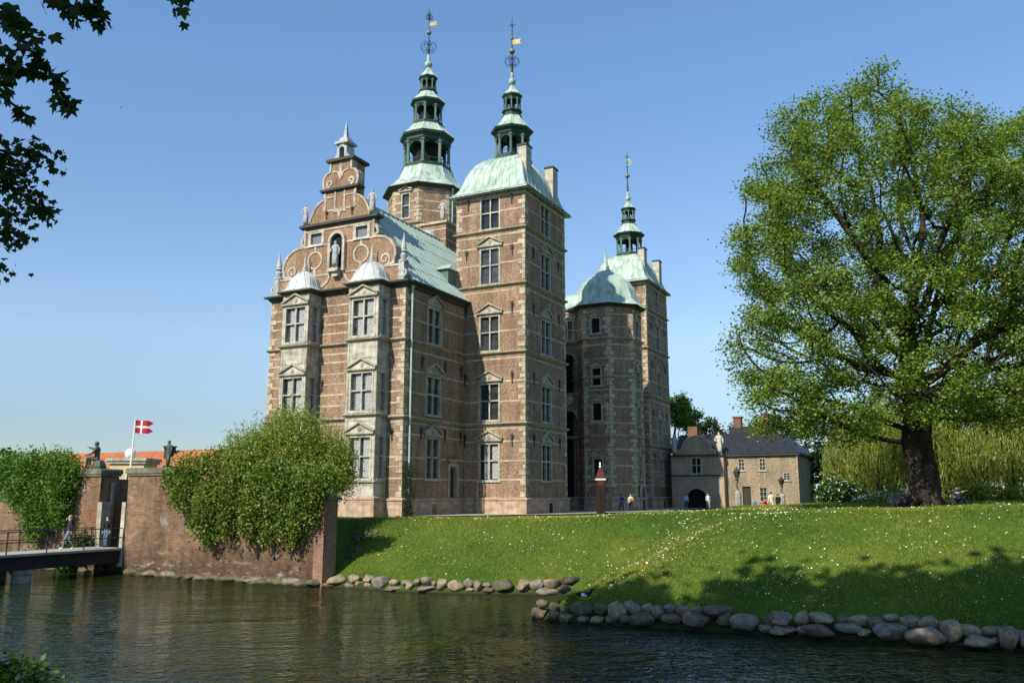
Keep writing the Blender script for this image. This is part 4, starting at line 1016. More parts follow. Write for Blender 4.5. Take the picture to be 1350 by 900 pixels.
def skin_mesh(V, E, rads, levels=1):
    me = bpy.data.meshes.new('figure_skin'); me.from_pydata([tuple(v) for v in V], E, []); me.update()
    ob = bpy.data.objects.new('figure_skin', me); COL.objects.link(ob)
    ob.modifiers.new('Skin', 'SKIN')
    if not me.skin_vertices: raise RuntimeError('no skin layer')
    for i, r in enumerate(rads): me.skin_vertices[0].data[i].radius = r
    me.skin_vertices[0].data[0].use_root = True
    s = ob.modifiers.new('Sub', 'SUBSURF'); s.levels = levels; s.render_levels = levels
    dg = bpy.context.evaluated_depsgraph_get(); res = bpy.data.meshes.new_from_object(ob.evaluated_get(dg))
    bpy.data.objects.remove(ob); bpy.data.meshes.remove(me); return res
def figure(name, loc, rz=0, scale=1.0, pose=None, mats=('skin', 'navy', 'jeans', 'shoe'), hair='hair_dark', face=True, hairlong=False, parent=None, thick=1.0, skirt=None):
    J = dict(J0); J.update(pose or {}); keys = list(J)
    V = [J[k] for k in keys]; E = [(keys.index(a), keys.index(b)) for a, b, _ in BON]
    rd = [RAD.get(k) or RAD[k[:2]] for k in keys]; rd = [(a * (thick if k not in ('hd', 'ht', 'nk') and k[:2] not in ('wr', 'ha', 'to') else 1), b * (thick if k not in ('hd', 'ht', 'nk') else 1)) for k, (a, b) in zip(keys, rd)]
    me = skin_mesh(V, E, rd)
    segs = [(np.array(J[a]), np.array(J[b]), m) for a, b, m in BON]
    for mm in mats: me.materials.append(M[mm])
    idx = []
    for p in me.polygons:
        c = np.array(p.center); best, bm_ = 9, 0
        for a, b, m in segs:
            d = b - a; tt = np.clip(np.dot(c - a, d) / (np.dot(d, d) + 1e-9), 0, 1); q = np.linalg.norm(c - a - d * tt)
            if q < best: best, bm_ = q, m
        idx.append(min(bm_, len(mats) - 1))
    bm = bmesh.new(); bm.from_mesh(me)
    for f, i in zip(bm.faces, idx): f.material_index = i; f.smooth = True
    def lump(c, r, mi, rot=None):
        g = bmesh.ops.create_icosphere(bm, subdivisions=2, radius=1); vs = g['verts']
        for v in vs: v.co = Vector((v.co.x * r[0], v.co.y * r[1], v.co.z * r[2])) + Vector(c)
        for f in {f for v in vs for f in v.link_faces}: f.material_index = mi; f.smooth = True
    h = np.array(J['hd'])
    if face:
        lump(h + (0, -.095, -.01), (.014, .022, .022), 0)
        for s in (-1, 1): lump(h + (s * .082, 0, 0), (.012, .022, .032), 0)
    for s in 'lr':                                                       # fingers and thumb
        w, e = np.array(J['ha' + s]), np.array(J['wr' + s]); d = w - e; d /= np.linalg.norm(d) + 1e-9
        sd = np.cross(d, (0, 1, 0)); sd /= np.linalg.norm(sd) + 1e-9
        for k, l in enumerate((.062, .075, .07, .052)):
            b0 = w + sd * (k - 1.5) * .019; b1 = b0 + d * l * .6; b2 = b1 + d * l * .4 + np.array((0, -.022, 0))
            for p, q, r in ((b0, b1, .0095), (b1, b2, .008)):
                mid = (p + q) / 2; lump(mid, (r, r, r), 0)
                lump(p * .3 + q * .7, (r, r, r), 0); lump(q, (r * .9,) * 3, 0)
        for q in (.3, .7, 1.0): lump(e + d * .04 + sd * (.03 + .02 * q) + d * .045 * q, (.011, .011, .013), 0)
    bm.to_mesh(me); bm.free()
    me.name = name
    uv = me.uv_layers.new(name='UVMap') if not me.uv_layers else me.uv_layers[0]
    uv.data.foreach_set('uv', [c for l in me.loops for c in (me.vertices[l.vertex_index].co.x + me.vertices[l.vertex_index].co.y * .7, me.vertices[l.vertex_index].co.z)])
    ob = bpy.data.objects.new(name, me); COL.objects.link(ob); ob.location = tuple(loc); ob.rotation_euler = (0, 0, rz); ob.scale = (scale,) * 3
    if hair:
        bm = bmesh.new(); bmesh.ops.create_icosphere(bm, subdivisions=3, radius=1)
        for v in bm.verts:
            x, y, z = v.co; f = 1.0
            if z < -.1 and y < .35: f = .8
            v.co = Vector((x * .098 * f, y * .112 * f + .016, z * (.112 if z > 0 or not hairlong else .22) + .03)) + Vector(h)
            if y < -.45 and z < .45: v.co.y = h[1] - .04
        hm = bpy.data.meshes.new('hair'); bm.to_mesh(hm); bm.free(); hm.materials.append(M[hair])
        ho = bpy.data.objects.new('hair', hm); COL.objects.link(ho); ho.parent = ob
    if skirt:
        mb = MB(); mb.lathe(.02, .02, [(.17, 1.25), (.19, 1.0), (.20, .7), (.21, .35), (.19, .12)], 0, 9); s = mb.build('cloak', skirt, ob, True)
    return ob
WALK = {'knl': (.11, -.20, .53), 'anl': (.12, -.26, .10), 'tol': (.13, -.44, .07), 'knr': (-.11, .05, .50), 'anr': (-.12, .28, .12), 'tor': (-.13, .14, .04), 'ell': (.25, .10, 1.16), 'wrl': (.25, .10, .92), 'hal': (.25, .07, .84), 'elr': (-.25, -.02, 1.16), 'wrr': (-.24, -.18, .96), 'har': (-.23, -.24, .90)}
CONTRA = {'knl': (.14, -.1, .52), 'anl': (.15, .0, .09), 'tol': (.2, -.15, .04), 'elr': (-.34, -.02, 1.2), 'wrr': (-.24, -.18, 1.05), 'har': (-.18, -.2, 1.05), 'ell': (.3, .05, 1.2), 'wrl': (.33, -.06, .95), 'hal': (.33, -.08, .87)}
# ================================================================== STATUES ON THE CASTLE
def statue(name, label, u, v, z, scale, mat, rz=ROT, pose=CONTRA, cloak=True, group=None, cat='statue', thick=1.25):
    p = wuv(u, v, z)
    o = figure(name, p, rz, scale, pose, (mat,), mat, True, True, thick=thick, skirt=mat if cloak else None)
    for c in o.children:
        if c.name.startswith('hair'): c.name = 'head_dress'
    tag(o, label, cat, group); return o
def pedestal_block(): pass
statue('statue', 'slim grey statue at the left end of the gable cornice', GC - 3.55, -9.75, 27.32, 1.12, 'stat_grey')
statue('statue', 'slim grey statue at the right end of the gable cornice, before the copper roof', GC + 3.5, -9.75, 27.32, 1.25, 'stat_grey')
statue('statue', 'robed pale statue standing in the arched niche of the gable', GC, -9.98, 23.06, 1.35, 'stat_grey')
statue('statue', 'grey statue on the corner of the roof parapet in front of the tallest tower', -13.0, 7.3, 32.15, 1.35, 'stat_grey')

# ================================================================== MOAT WALL WITH GATE
W0 = np.array([-21.0, 48.5]); WD = np.array([.8846, -.4664]); WN = np.array([.4664, .8846])
Fw = Frame((W0[0], W0[1]), (WD[0], WD[1]), (-WN[0], -WN[1]))
def w2(s, t, z): return np.array(Fw.p(s, t, z))
def cap(mb, F, a, b, z, th, o=.14, m=1):
    mb.fbox(F, a - o * .6, b + o * .6, -th - o * .6, o * .6, z, z + .12, m); mb.fbox(F, a - o, b + o, -th - o, o, z + .12, z + .34, m)
    mb.fprism(F, [(a - o, z + .34), (b + o, z + .34), (b + o * .4, z + .42), (a - o * .4, z + .42)], -th - o, o, m)
wr = empty('brick_wall', tuple(w2(6, 0, 0)), 0); tag(wr, 'weathered red brick moat wall below the green shrub, right of the gate', 'wall')
def wpart(name, mb, mats, par, **k):
    o = mb.build(name, mats, None, **k); o.parent = par; o.location = tuple(-np.array(par.location)); return o
mb = MB()
wall(mb, Fw, -.62, 3.3, -.6, 5.36); wall(mb, Fw, 3.3, 12.62, -.6, 4.0)
mb.fbox(Fw, -.62, 3.3, -1.2, -.05, -.6, 5.35, 0); mb.fbox(Fw, 3.3, 12.62, -.9, -.05, -.6, 3.99, 0)
wpart('wall_face', mb, ['brick_wall'], wr)
mb = MB(); mb.fbox(Fw, 12.62, 13.55, -.9, .06, -.6, 4.05, 0); wpart('corner_pier', mb, ['brick_pier'], wr)
mb = MB(); cap(mb, Fw, -.62, 3.3, 5.36, 1.2, m=0); cap(mb, Fw, 3.45, 12.5, 3.98, .9, .08, m=0); wpart('coping', mb, ['cap'], wr)
c0 = w2(13.55, .06, 0); rd_ = np.array([-.06, .998]); Fr = Frame((c0[0], c0[1]), (rd_[0], rd_[1]), (rd_[1], -rd_[0]))
mb = MB(); mb.fbox(Fr, .3, 4.6, -.8, 0, -.6, 4.05, 0); wpart('return_wall', mb, ['brick_wall'], wr)
mb = MB(); mb.fprism(Fw, [(12.45, 4.05), (13.72, 4.05), (13.72, 4.15), (12.45, 4.15)], -1.05, .2, 0); mb.fprism(Fw, [(12.5, 4.15), (13.66, 4.15), (13.08, 4.45)], -1.0, .16, 0)
mb.fbox(Fr, 1.0, 4.7, -.95, .14, 4.06, 4.2, 0); mb.fprism(Frame(tuple(c0), (rd_[0], rd_[1]), (rd_[1], -rd_[0])), [(1.0, 4.2), (4.7, 4.2), (4.7, 4.42), (1.0, 4.42)], -.75, -.06, 0)
wpart('pier_cap', mb, ['cap'], wr)
mb = MB()                                                                # pale stone jamb and gate leaf seen through the opening
mb.fbox(Fw, -.92, -.62, -.5, .07, 1.2, 3.9, 0); mb.fbox(Fw, -.98, -.62, -.5, .1, .4, 1.2, 0); wpart('gate_jamb', mb, ['trim'], wr)
wl = empty('brick_wall', tuple(w2(-8, 0, 0)), 0); tag(wl, 'brick moat wall left of the gate, half hidden by hanging ivy', 'wall')
mb = MB(); wall(mb, Fw, -5.95, -2.95, -.6, 5.36); mb.fbox(Fw, -5.95, -2.95, -1.2, -.05, -.6, 5.35)
wall(mb, Fw, -48, -5.95, -.6, 3.95); mb.fbox(Fw, -48, -5.95, -.8, -.05, -.6, 3.94)
wpart('wall_face', mb, ['brick_wall'], wl)
mb = MB(); mb.fbox(Fw, -3.7, -2.95, -4.6, -1.2, .2, 5.2, 0); mb.fbox(Fw, -3.4, -2.55, -3.4, -2.5, 1.3, 5.3, 0); wpart('passage_wall', mb, ['brick_wall'], wl)
mb = MB(); mb.fbox(Fw, -3.6, -2.35, -3.6, -2.3, 5.3, 5.75, 0); mb.fbox(Fw, -2.98, -2.6, -.5, .07, 1.2, 3.9, 1); mb.fbox(Fw, -2.98, -2.85, -.9, -.7, 1.2, 5.0, 1); wpart('gate_jamb', mb, ['cap', 'string'], wl)
mb = MB(); cap(mb, Fw, -5.95, -2.95, 5.36, 1.2, m=0); cap(mb, Fw, -48, -6.1, 3.93, .8, .08, m=0); wpart('coping', mb, ['cap'], wl)
gd = MB(); gd.fbox(Fw, -2.55, -.72, -2.3, -2.2, .9, 4.35, 0); gd.fbox(Fw, -.62, -.2, -4.0, -1.2, .2, 4.2, 1); gd.fbox(Fw, -3.7, -.2, -4.2, -4.0, .2, 4.3, 0)
tag(gd.build('gate_leaf', ['wood', 'brick_wall']), 'dark wooden gate leaf closing the passage through the brick wall', 'gate')
# bronze children on the gate piers
SIT = {'pel': (0, 0, .48), 'wai': (0, -.02, .64), 'che': (0, -.05, .84), 'nb': (0, -.06, .99), 'nk': (0, -.08, 1.06), 'hd': (0, -.11, 1.17), 'ht': (0, -.1, 1.25),
       'shl': (.18, -.05, .95), 'shr': (-.18, -.05, .95), 'hil': (.1, -.02, .45), 'hir': (-.1, -.02, .45), 'knl': (.13, -.42, .55), 'knr': (-.13, -.40, .52), 'anl': (.13, -.44, .10), 'anr': (-.14, -.40, .08), 'tol': (.14, -.6, .05), 'tor': (-.15, -.56, .04),
       'ell': (.28, -.15, .74), 'wrl': (.2, -.38, .66), 'hal': (.17, -.45, .64), 'elr': (-.3, -.25, .95), 'wrr': (-.32, -.5, 1.02), 'har': (-.32, -.58, 1.05)}
KNEEL = dict(SIT)
p = w2(-4.2, -.6, 5.78); o = figure('statue', p, ROT - 1.0, 1.25, SIT, ('stat_bronze',), 'stat_bronze', thick=1.3); tag(o, 'dark bronze statue sitting with one arm reached out on the gate pier beside the ivy', 'statue')
mb = MB(); mb.lathe(0, .08, [(.36, 0), (.34, .15), (.27, .32), (.2, .42), (.02, .45)], 0, 7); mb.build('seat_rock', 'stat_bronze', o)
p = w2(1.75, -.6, 5.78); o = figure('statue', p, ROT - .3, .86, {**CONTRA, 'elr': (-.3, -.1, 1.2), 'wrr': (-.2, -.25, 1.35), 'har': (-.15, -.27, 1.4)}, ('stat_bronze',), 'stat_bronze', thick=1.45); tag(o, 'dark bronze statue of a standing child on the gate pier beside the flag', 'statue')
mb = MB(); mb.octa(0, 0, [(.34, 0), (.34, .12), (.26, .16)], 0, 10); mb.build('base', 'stat_bronze', o)
mb = MB(); mb.tube([(.22, -.1, .1), (.3, -.12, .55), (.26, -.1, .8)], [.12, .14, .08]); mb.build('shield', 'stat_bronze', o, True)

# ---- bridge
br = empty('footbridge', tuple(w2(-1.8, 0, 0)), 0); tag(br, 'flat footbridge with thin iron railings leading to the brick gate', 'bridge')
mb = MB(); mb.fbox(Fw, -3.05, -.6, 0.01, 20, 1.3, 1.42, 0); wpart('deck', mb, ['deck'], br)
for s in (-2.9, -.85):
    mb = MB(); mb.fbox(Fw, s - .1, s + .1, .05, 20, .62, 1.29, 0); wpart('girder', mb, ['beam'], br)
mb = MB(); mb.fbox(Fw, -2.8, -.95, .1, 20, 1.15, 1.28, 0); wpart('cross_beams', mb, ['beam'], br)
for s in (-2.98, -.68):
    mb = MB()
    for z in (1.98, 2.48): mb.tube([w2(s, .1, z), w2(s, 20, z)], .028, 0, 5)
    for t in (.3, 2.4, 4.5, 6.6, 8.7, 10.8): mb.tube([w2(s, t, 1.25), w2(s, t, 2.52)], .035, 0, 5)
    wpart('railing', mb, ['iron'], br)
for s, t in ((-.85, 5.6), (-.85, 8.2), (-2.9, 5.6), (-2.9, 8.2)):
    mb = MB(); mb.fbox(Fw, s - .3, s + .3, t - .35, t + .35, -1.2, .45, 0); mb.fbox(Fw, s - .38, s + .38, t - .42, t + .42, .45, .62, 0); wpart('pier', mb, ['granite'], br)
# ---- two people on the bridge
q = w2(-1.7, 2.6, 1.42)
o = figure('person', q, ROT - .55, 1.03, {**WALK, 'elr': (-.34, -.05, 1.30), 'wrr': (-.20, -.16, 1.50), 'har': (-.13, -.15, 1.58)}, ('skin', 'navy', 'jeans_pale', 'whitecloth'), 'hair_blond', hairlong=True)
tag(o, 'blond person striding across the bridge in a dark jacket, one hand at their face', 'person')
q = w2(-1.75, .25, 1.42)
o = figure('person', q, ROT + .15, .98, {'ell': (.27, .03, 1.16), 'elr': (-.27, .03, 1.16), 'anl': (.1, -.12, .09), 'knl': (.1, -.12, .5), 'tol': (.11, -.3, .05)}, ('skin', 'blackcloth', 'jeans', 'shoe'), 'hair_dark')
tag(o, 'person in a black jacket and blue jeans standing in the gate opening', 'person')

# ================================================================== BEYOND THE WALL
gl = empty('gate_lodge', tuple(at(166, 640, 66))); gl.location.z = GZ; tag(gl, 'small ochre lodge with a flat cornice and white window bars behind the brick gate', 'lodge')
mb = MB(); mb.box(-1.35, 1.25, 0, 2.5, 0, 4.0); mb.build('wall', 'plaster', gl)
mb = MB(); mb.box(-1.5, 1.4, -.15, 2.65, 4.0, 4.2); mb.box(-1.6, 1.5, -.25, 2.75, 4.2, 4.42); mb.build('cornice', 'trim', gl)
mb = MB(); mb.box(-.1, 1.2, -.05, -.01, 1.6, 3.6, 1)
for k in range(6): mb.box(-.05 + k * .24, .03 + k * .24, -.1, -.05, 1.55, 3.65, 0)
mb.box(-.1, 1.22, -.11, -.05, 2.5, 2.6, 0); mb.build('window', ['white', 'glass'], gl)
mb = MB(); mb.lathe(.0, .4, [(.42 * math.sin(math.pi * k / 10), 4.75 - .42 * math.cos(math.pi * k / 10)) for k in range(11)], 0, 14); mb.build('ball_finial', 'white', gl, True)
fp = at(171, 612, 62); fpole = empty('flagpole', (fp[0], fp[1], GZ)); tag(fpole, 'white flagpole flying a red swallow-tailed flag with a white cross', 'flagpole')
mb = MB(); hz_ = at(174, 553, 62)[2] - GZ; mb.tube([(0, 0, 0), (.09, 0, hz_ * .6), (.16, 0, hz_)], [.08, .06, .04], 0, 8); mb.lathe(.16, 0, [(.01, hz_), (.08, hz_ + .05), (.01, hz_ + .12)], 0, 8); mb.build('pole', 'white', fpole)
fx, fz = .2, hz_ - .98; mbf = MB()
def fw(s, z): return (fx + s, .10 * math.sin(s * 6), z - s * .06)
def fpanel(s0, s1, z0, z1, m):
    n = 6
    for k in range(n):
        a, b = s0 + (s1 - s0) * k / n, s0 + (s1 - s0) * (k + 1) / n
        P = [fw(a, z0), fw(b, z0), fw(b, z1), fw(a, z1)]; Q = [(x, y + .015, z) for x, y, z in P]
        mbf.add(P + Q, [(0, 1, 2, 3), (7, 6, 5, 4), (0, 4, 5, 1), (3, 2, 6, 7)], m)
for a, b, c, d, m in ((0, .34, .02, .42, 0), (0, .34, .55, .95, 0), (.47, 1.0, .02, .42, 0), (.47, 1.0, .55, .95, 0), (0, 1.0, .42, .55, 1), (.34, .47, .02, .42, 1), (.34, .47, .55, .95, 1)): fpanel(a, b, fz + c, fz + d, m)
for zz in (.05, .58):
    P = [fw(1.0, fz + zz), fw(1.28, fz + (.2 if zz < .3 else .8)), fw(1.0, fz + zz + .36)]; Q = [(x, y + .015, z) for x, y, z in P]; mbf.add(P + Q, [(0, 1, 2), (5, 4, 3)], 0)
mbf.build('flag', ['flag_red', 'white'], fpole)
ba = empty('barracks', tuple(at(215, 640, 98)), ROT); ba.location.z = GZ; tag(ba, 'long building with an orange tiled roof showing above the moat wall', 'building')
mb = MB(); mb.box(-28, 20, 0, 9, 0, 3.4); mb.build('wall', 'plaster', ba)
rf = MB(); rf.add([(-28.4, -.5, 3.3), (20.4, -.5, 3.3), (20.4, 9.5, 3.3), (-28.4, 9.5, 3.3), (-28.4, 4.5, 6.9), (20.4, 4.5, 6.9)], [(0, 1, 5, 4), (2, 3, 4, 5), (1, 2, 5), (3, 0, 4), (0, 3, 2, 1)]); rf = rf.build('roof', 'tile', ba)
mb = MB(); mb.box(-3.6, -2.7, 3.0, 3.9, 5.2, 7.2); mb.box(-3.7, -2.6, 2.9, 4.0, 7.2, 7.35); mb.build('chimney', 'iron', rf)

# ---- sentry box
sp = wuv(2.8, 2.6); sx = (790 - 675) / 1130 * 78; sb = empty('sentry_box', (sx, 78, GZ)); tag(sb, 'narrow dark red sentry box with a pointed roof and white knob', 'sentry box')
def nearestz(o): return o
mb = MB()
for F in [edge(rect(-.36, .36, -.36, .36), i) for i in range(4)]: mb.fbox(F, .0, F.L, -.05, 0, 0, 2.95)
mb.build('body', 'redbox', sb)
mb = MB(); mb.course(rect(-.36, .36, -.36, .36), [(0, 2.9), (.08, 2.95), (.08, 3.08), (0, 3.1)]); mb.build('cornice', 'whitecloth', sb)
mb = MB(); mb.loft([[(x, y, z) for x, y in rect(-a, a, -a, a)] for a, z in ((.42, 3.08), (.36, 3.3), (.2, 3.8), (.08, 4.05))], 0, True, True); mb.build('roof', 'redbox', sb)
mb = MB(); mb.lathe(0, 0, [(.06, 4.03), (.12, 4.15), (.05, 4.25), (.09, 4.35), (.01, 4.6)], 0, 10); mb.build('knob', 'white', sb)
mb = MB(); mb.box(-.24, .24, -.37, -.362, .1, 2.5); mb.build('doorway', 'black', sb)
# ---- two walkers near the stair tower
x_, y_ = (817 - 675) / 1130 * 86, 86; o = figure('person', (x_, y_, GZ), .2 + math.pi, 1.0, WALK, ('skin', 'blue', 'navy', 'shoe'), 'hair_dark', thick=1.15); tag(o, 'person in a blue jacket walking past the stair tower beside a companion in cream', 'person')
mb = MB(); mb.box(-.14, .14, .12, .26, 1.12, 1.42); b_ = mb.build('rucksack', 'navy', o)
x_, y_ = (829 - 675) / 1130 * 86, 86; o = figure('person', (x_, y_, GZ), -.2 + math.pi, .98, WALK, ('skin', 'cream', 'blackcloth', 'shoe'), 'hair_blond', thick=1.2); tag(o, 'person in a cream jacket with an orange bag at the foot of the stair tower', 'person')
bg = MB(); bg.lathe(0, .2, [(.02, 1.05), (.13, 1.1), (.14, 1.3), (.04, 1.4)], 0, 10); bo = bg.build('bag', 'orange', o)
# ivy climbing at the castle corner
cp = wuv(-5.6, -9.2, GZ)
ivp = np.array([[cp[0] + rng.normal() * .22, cp[1] + rng.normal() * .15, GZ + 4.2 * rng.random() ** 1.3] for _ in range(900)])
ivr = empty('climbing_plant', tuple(cp)); tag(ivr, 'thin climbing plant at the castle corner below the green downpipe', 'plant')
lo = leaf_cloud('foliage', ivp - np.array(cp), .16, ['ivy_c', 'pin_a'], ivr)

# ================================================================== GATE BUILDINGS BEHIND THE CASTLE
HC = np.array([33.6, 102.0, GZ])
def hsub(name, label, cat): e = empty(name, tuple(HC), ROT); tag(e, label, cat); return e
DZ = 0.0; H0 = GZ
gh = hsub('gatehouse', 'pinkish brick gatehouse with a curved gable and dark archway', 'building')
def zz(w): return w - H0
GP = rect(-15.0, -8.5, -.6, 9); Fg2 = edge(GP, 0)
mb = MB(); op = [(2.5, 3.8, zz(6.85), zz(8.85)), (1.75, 4.35, -.3, zz(5.15))]
wall(mb, Fg2, 0, 6.5, -.6, zz(9.0), op, 0, .8)
F1 = edge(GP, 1); wall(mb, F1, 0, F1.L, -.6, zz(9.0)); F3 = edge(GP, 3); wall(mb, F3, 0, F3.L, -.6, zz(9.0))
mb.fprism(Fg2, [(1.75, zz(5.16)), (1.75, zz(3.75))] + circ(3.05, zz(3.75), 1.3, 10, math.pi, 0) + [(4.35, zz(3.75)), (4.35, zz(5.16))], -.6, .0, 0)
gp_ = [(.7, zz(9.15)), (5.6, zz(9.15)), (5.55, zz(9.7)), (5.0, zz(9.85)), (4.85, zz(10.3)), (4.6, zz(10.9)), (4.0, zz(11.35)), (3.2, zz(11.5)), (2.4, zz(11.35)), (1.75, zz(10.9)), (1.5, zz(10.3)), (1.35, zz(9.85)), (.75, zz(9.7))]
mb.fprism(Fg2, gp_, -.5, -.02, 0)
mb.build('wall', ['brick_gate'], gh)
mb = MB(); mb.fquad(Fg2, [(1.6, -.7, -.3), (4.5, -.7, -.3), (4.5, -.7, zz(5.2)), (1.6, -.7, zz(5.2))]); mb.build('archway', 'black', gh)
mb = MB(); mb.fbox(Fg2, -.1, 6.6, -.4, .25, zz(9.0), zz(9.2)); mb.fbox(Fg2, -.05, 6.55, -.1, .15, zz(6.55), zz(6.72)); mb.build('cornice', 'eave', gh)
mb = MB(); mb.fbox(Fg2, 0, 6.5, -.02, .06, zz(6.35), zz(6.5)); mb.ribbon(Fg2, gp_[1:], .16, -.52, .05); mb.build('stone_trim', 'trim', gh)
window(Fg2, 3.15, zz(6.85), zz(8.85), 1.3, gh, False, 'glass', mats=['trim', 'glass', 'curtain', 'trim'], fw=.12)
mb = MB(); mb.add([(-15.1, -.3, zz(8.9)), (-8.4, -.3, zz(8.9)), (-8.4, 9, zz(8.9)), (-15.1, 9, zz(8.9)), (-15.1, 4.3, zz(12.0)), (-8.4, 4.3, zz(12.0))], [(0, 1, 5, 4), (2, 3, 4, 5), (1, 2, 5), (3, 0, 4)]); r_ = mb.build('roof', 'slate', gh)
mb = MB(); mb.box(-13.9, -12.7, 3.6, 4.8, zz(10), zz(13.0)); mb.build('chimney', 'brick_red', r_)
hs = hsub('brick_house', 'yellow brick house with a black glazed hip roof behind the lawn', 'house')
mb = MB(); A_ = rect(-2.8, 0, 0, 14); B_ = rect(-8.5, -2.8, .5, 12)
opA = [(1.15, 1.95, zz(6.0), zz(6.9))]; FA, FA1, FB = edge(A_, 0), edge(A_, 1), edge(B_, 0)
opB = [(1.55, 2.3, zz(7.2), zz(8.65)), (4.05, 4.8, zz(7.2), zz(8.65)), (1.9, 2.9, .3, zz(5.3)), (3.95, 4.8, zz(3.5), zz(5.2))]
opA1 = [(5, 5.9, zz(6.5), zz(8.3)), (9, 9.9, zz(6.5), zz(8.3)), (3.5, 4.3, zz(3.3), zz(5.0))]
wall(mb, FA, 0, 2.8, -.6, zz(9.2), opA, 0, .25); wall(mb, FA1, 0, 14, -.6, zz(9.2), opA1, 0, .25); wall(mb, FB, 0, 5.7, -.6, zz(9.2), opB, 0, .25)
for P_ in (A_, B_):
    for i in ((2, 3) if P_ is A_ else (2,)): F = edge(P_, i); wall(mb, F, 0, F.L, -.6, zz(9.2))
mb.build('wall', ['brick_house'], hs)
for F, ops in ((FA, opA), (FB, opB), (FA1, opA1)):
    for a, b, c, d in ops:
        if c < .5:
            m2 = MB(); m2.fquad(F, [(a, -.2, c), (b, -.2, c), (b, -.2, d), (a, -.2, d)]); m2.build('door', 'wood', hs)
        else: window(F, (a + b) / 2, c, d, b - a, hs, False, 'glass', rows=(.35, .67), cols=2, fw=.07, mats=['frame', 'glass', 'curtain', 'frame'])
mb = MB(); e = zz(9.15); tz = zz(12.9)
mb.add([(-8.7, .1, e), (-2.85, .1, e), (-2.85, -.4, e), (.5, -.4, e), (.5, 14.4, e), (-8.7, 14.4, e), (-8.7, 5.2, tz), (-4.2, 5.2, tz), (-3.4, 7.5, tz), (-2.85, 3.2, zz(11.3))],
       [(0, 1, 7, 6), (3, 4, 8), (4, 5, 8), (5, 6, 7, 8), (2, 3, 9), (3, 8, 7, 9), (1, 9, 7), (1, 2, 9), (5, 0, 6)])
r_ = mb.build('roof', 'slate', hs)
mb = MB(); mb.fbox(FB, -.1, 5.7, .02, .35, zz(8.95), zz(9.12)); mb.fbox(FA, -.05, 3.2, .02, .35, zz(8.95), zz(9.12)); mb.fbox(FA1, -.3, 14, .02, .4, zz(8.95), zz(9.12)); mb.build('gutter', 'eave', hs)
for u_ in (-8.3, -4.9):
    mb = MB(); mb.box(u_, u_ + .95, 5.0, 6.0, zz(11), zz(14.0)); mb.box(u_ - .1, u_ + 1.05, 4.9, 6.1, zz(14.0), zz(14.2)); mb.build('chimney', 'brick_red', r_)
mb = MB(); mb.tube([(-.05 + .1, -.12, 0), (.05, -.12, zz(9))], .07); mb.build('downpipe', 'plinth', hs)
DZ = -GZ
for u_, lab, sc_ in ((-14.6, 'pale statue on the left shoulder of the gatehouse gable', 1.45), (-8.95, 'pale statue on the right shoulder of the gatehouse gable', 1.5)):
    p = HC[:2] + UX[:2] * u_ + VX[:2] * -.55; o = figure('statue', (p[0], p[1], 9.2), ROT, sc_, CONTRA, ('stat_white',), 'stat_white', thick=1.4, skirt='stat_white'); tag(o, lab, 'statue')
# ---- lamps on stone pillars
def lamp(px, Y, h, label):
    x = (px - 675) / 1130 * Y; z = terr1(x, Y); r = empty('street_lamp', (x, Y, z - .02)); tag(r, label, 'lamp', 'lamps on stone pillars')
    mb = MB(); mb.octa(0, 0, [(.36, -.2), (.34, .3), (.30, h * .42), (.22, h * .47), (.02, h * .5)], 0, 8); mb.build('pillar', 'granite', r)
    mb = MB(); pts = [(.07 * math.sin(k * 1.1), .07 * math.cos(k * 1.1), h * .46 + h * .24 * k / 8) for k in range(9)]
    mb.tube(pts, .06, 0, 6); mb.lathe(0, 0, [(.05, h * .69), (.2, h * .71), (.08, h * .74)], 0, 8); mb.build('bracket', 'iron', r)
    mb = MB(); mb.octa(0, 0, [(.14, h * .745), (.30, h * .88)], 1, 6); mb.octa(0, 0, [(.34, h * .88), (.3, h * .9), (.12, h * .95), (.04, h * .97), (.02, h)], 0, 6)
    for x0, y0 in octo(0, 0, .15, 6): mb.tube([(x0, y0, h * .745), (x0 * 2.05, y0 * 2.05, h * .885)], .025, 0, 4)
    mb.build('lantern', ['iron', 'glass'], r)
lamp(968, 80, 4.3, 'taller iron lantern on a pale stone pillar before the gatehouse')
lamp(1025.5, 92, 3.6, 'smaller iron lantern on a stone pillar before the yellow brick house')
# ---- people by the gate
def gp(px, Y, label, mats, hair='hair_dark', rz=0, sc=1.0, pose=None, th=1.15):
    x = (px - 675) / 1130 * Y; o = figure('person', (x, Y, terr1(x, Y)), rz, sc, pose or WALK, mats, hair, thick=th); tag(o, label, 'person')
gp(901, 100, 'person in a light blue top at the left of the dark archway', ('skin', 'skyblue', 'navy', 'shoe'))
gp(929, 100, 'person in a white top standing in the mouth of the archway', ('skin', 'whitecloth', 'greycloth', 'shoe'), 'hair_blond')
gp(989, 86, 'small child in blue near the taller lantern', ('skin', 'blue', 'navy', 'shoe'), 'hair_blond', 0, .7)
gp(1002, 86, 'person in red bending down beside the person in cream', ('skin', 'red', 'red', 'shoe'), 'hair_dark', .8, 1.0, SIT, 1.3)
gp(1011, 85, 'person in a cream coat seen from behind near the lanterns', ('skin', 'cream', 'cream', 'shoe'), 'hair_dark', math.pi, 1.1, None, 1.3)
gp(1020, 86, 'person in dark clothes right of the person in cream', ('skin', 'blackcloth', 'navy', 'shoe'), 'hair_dark', math.pi, 1.0)
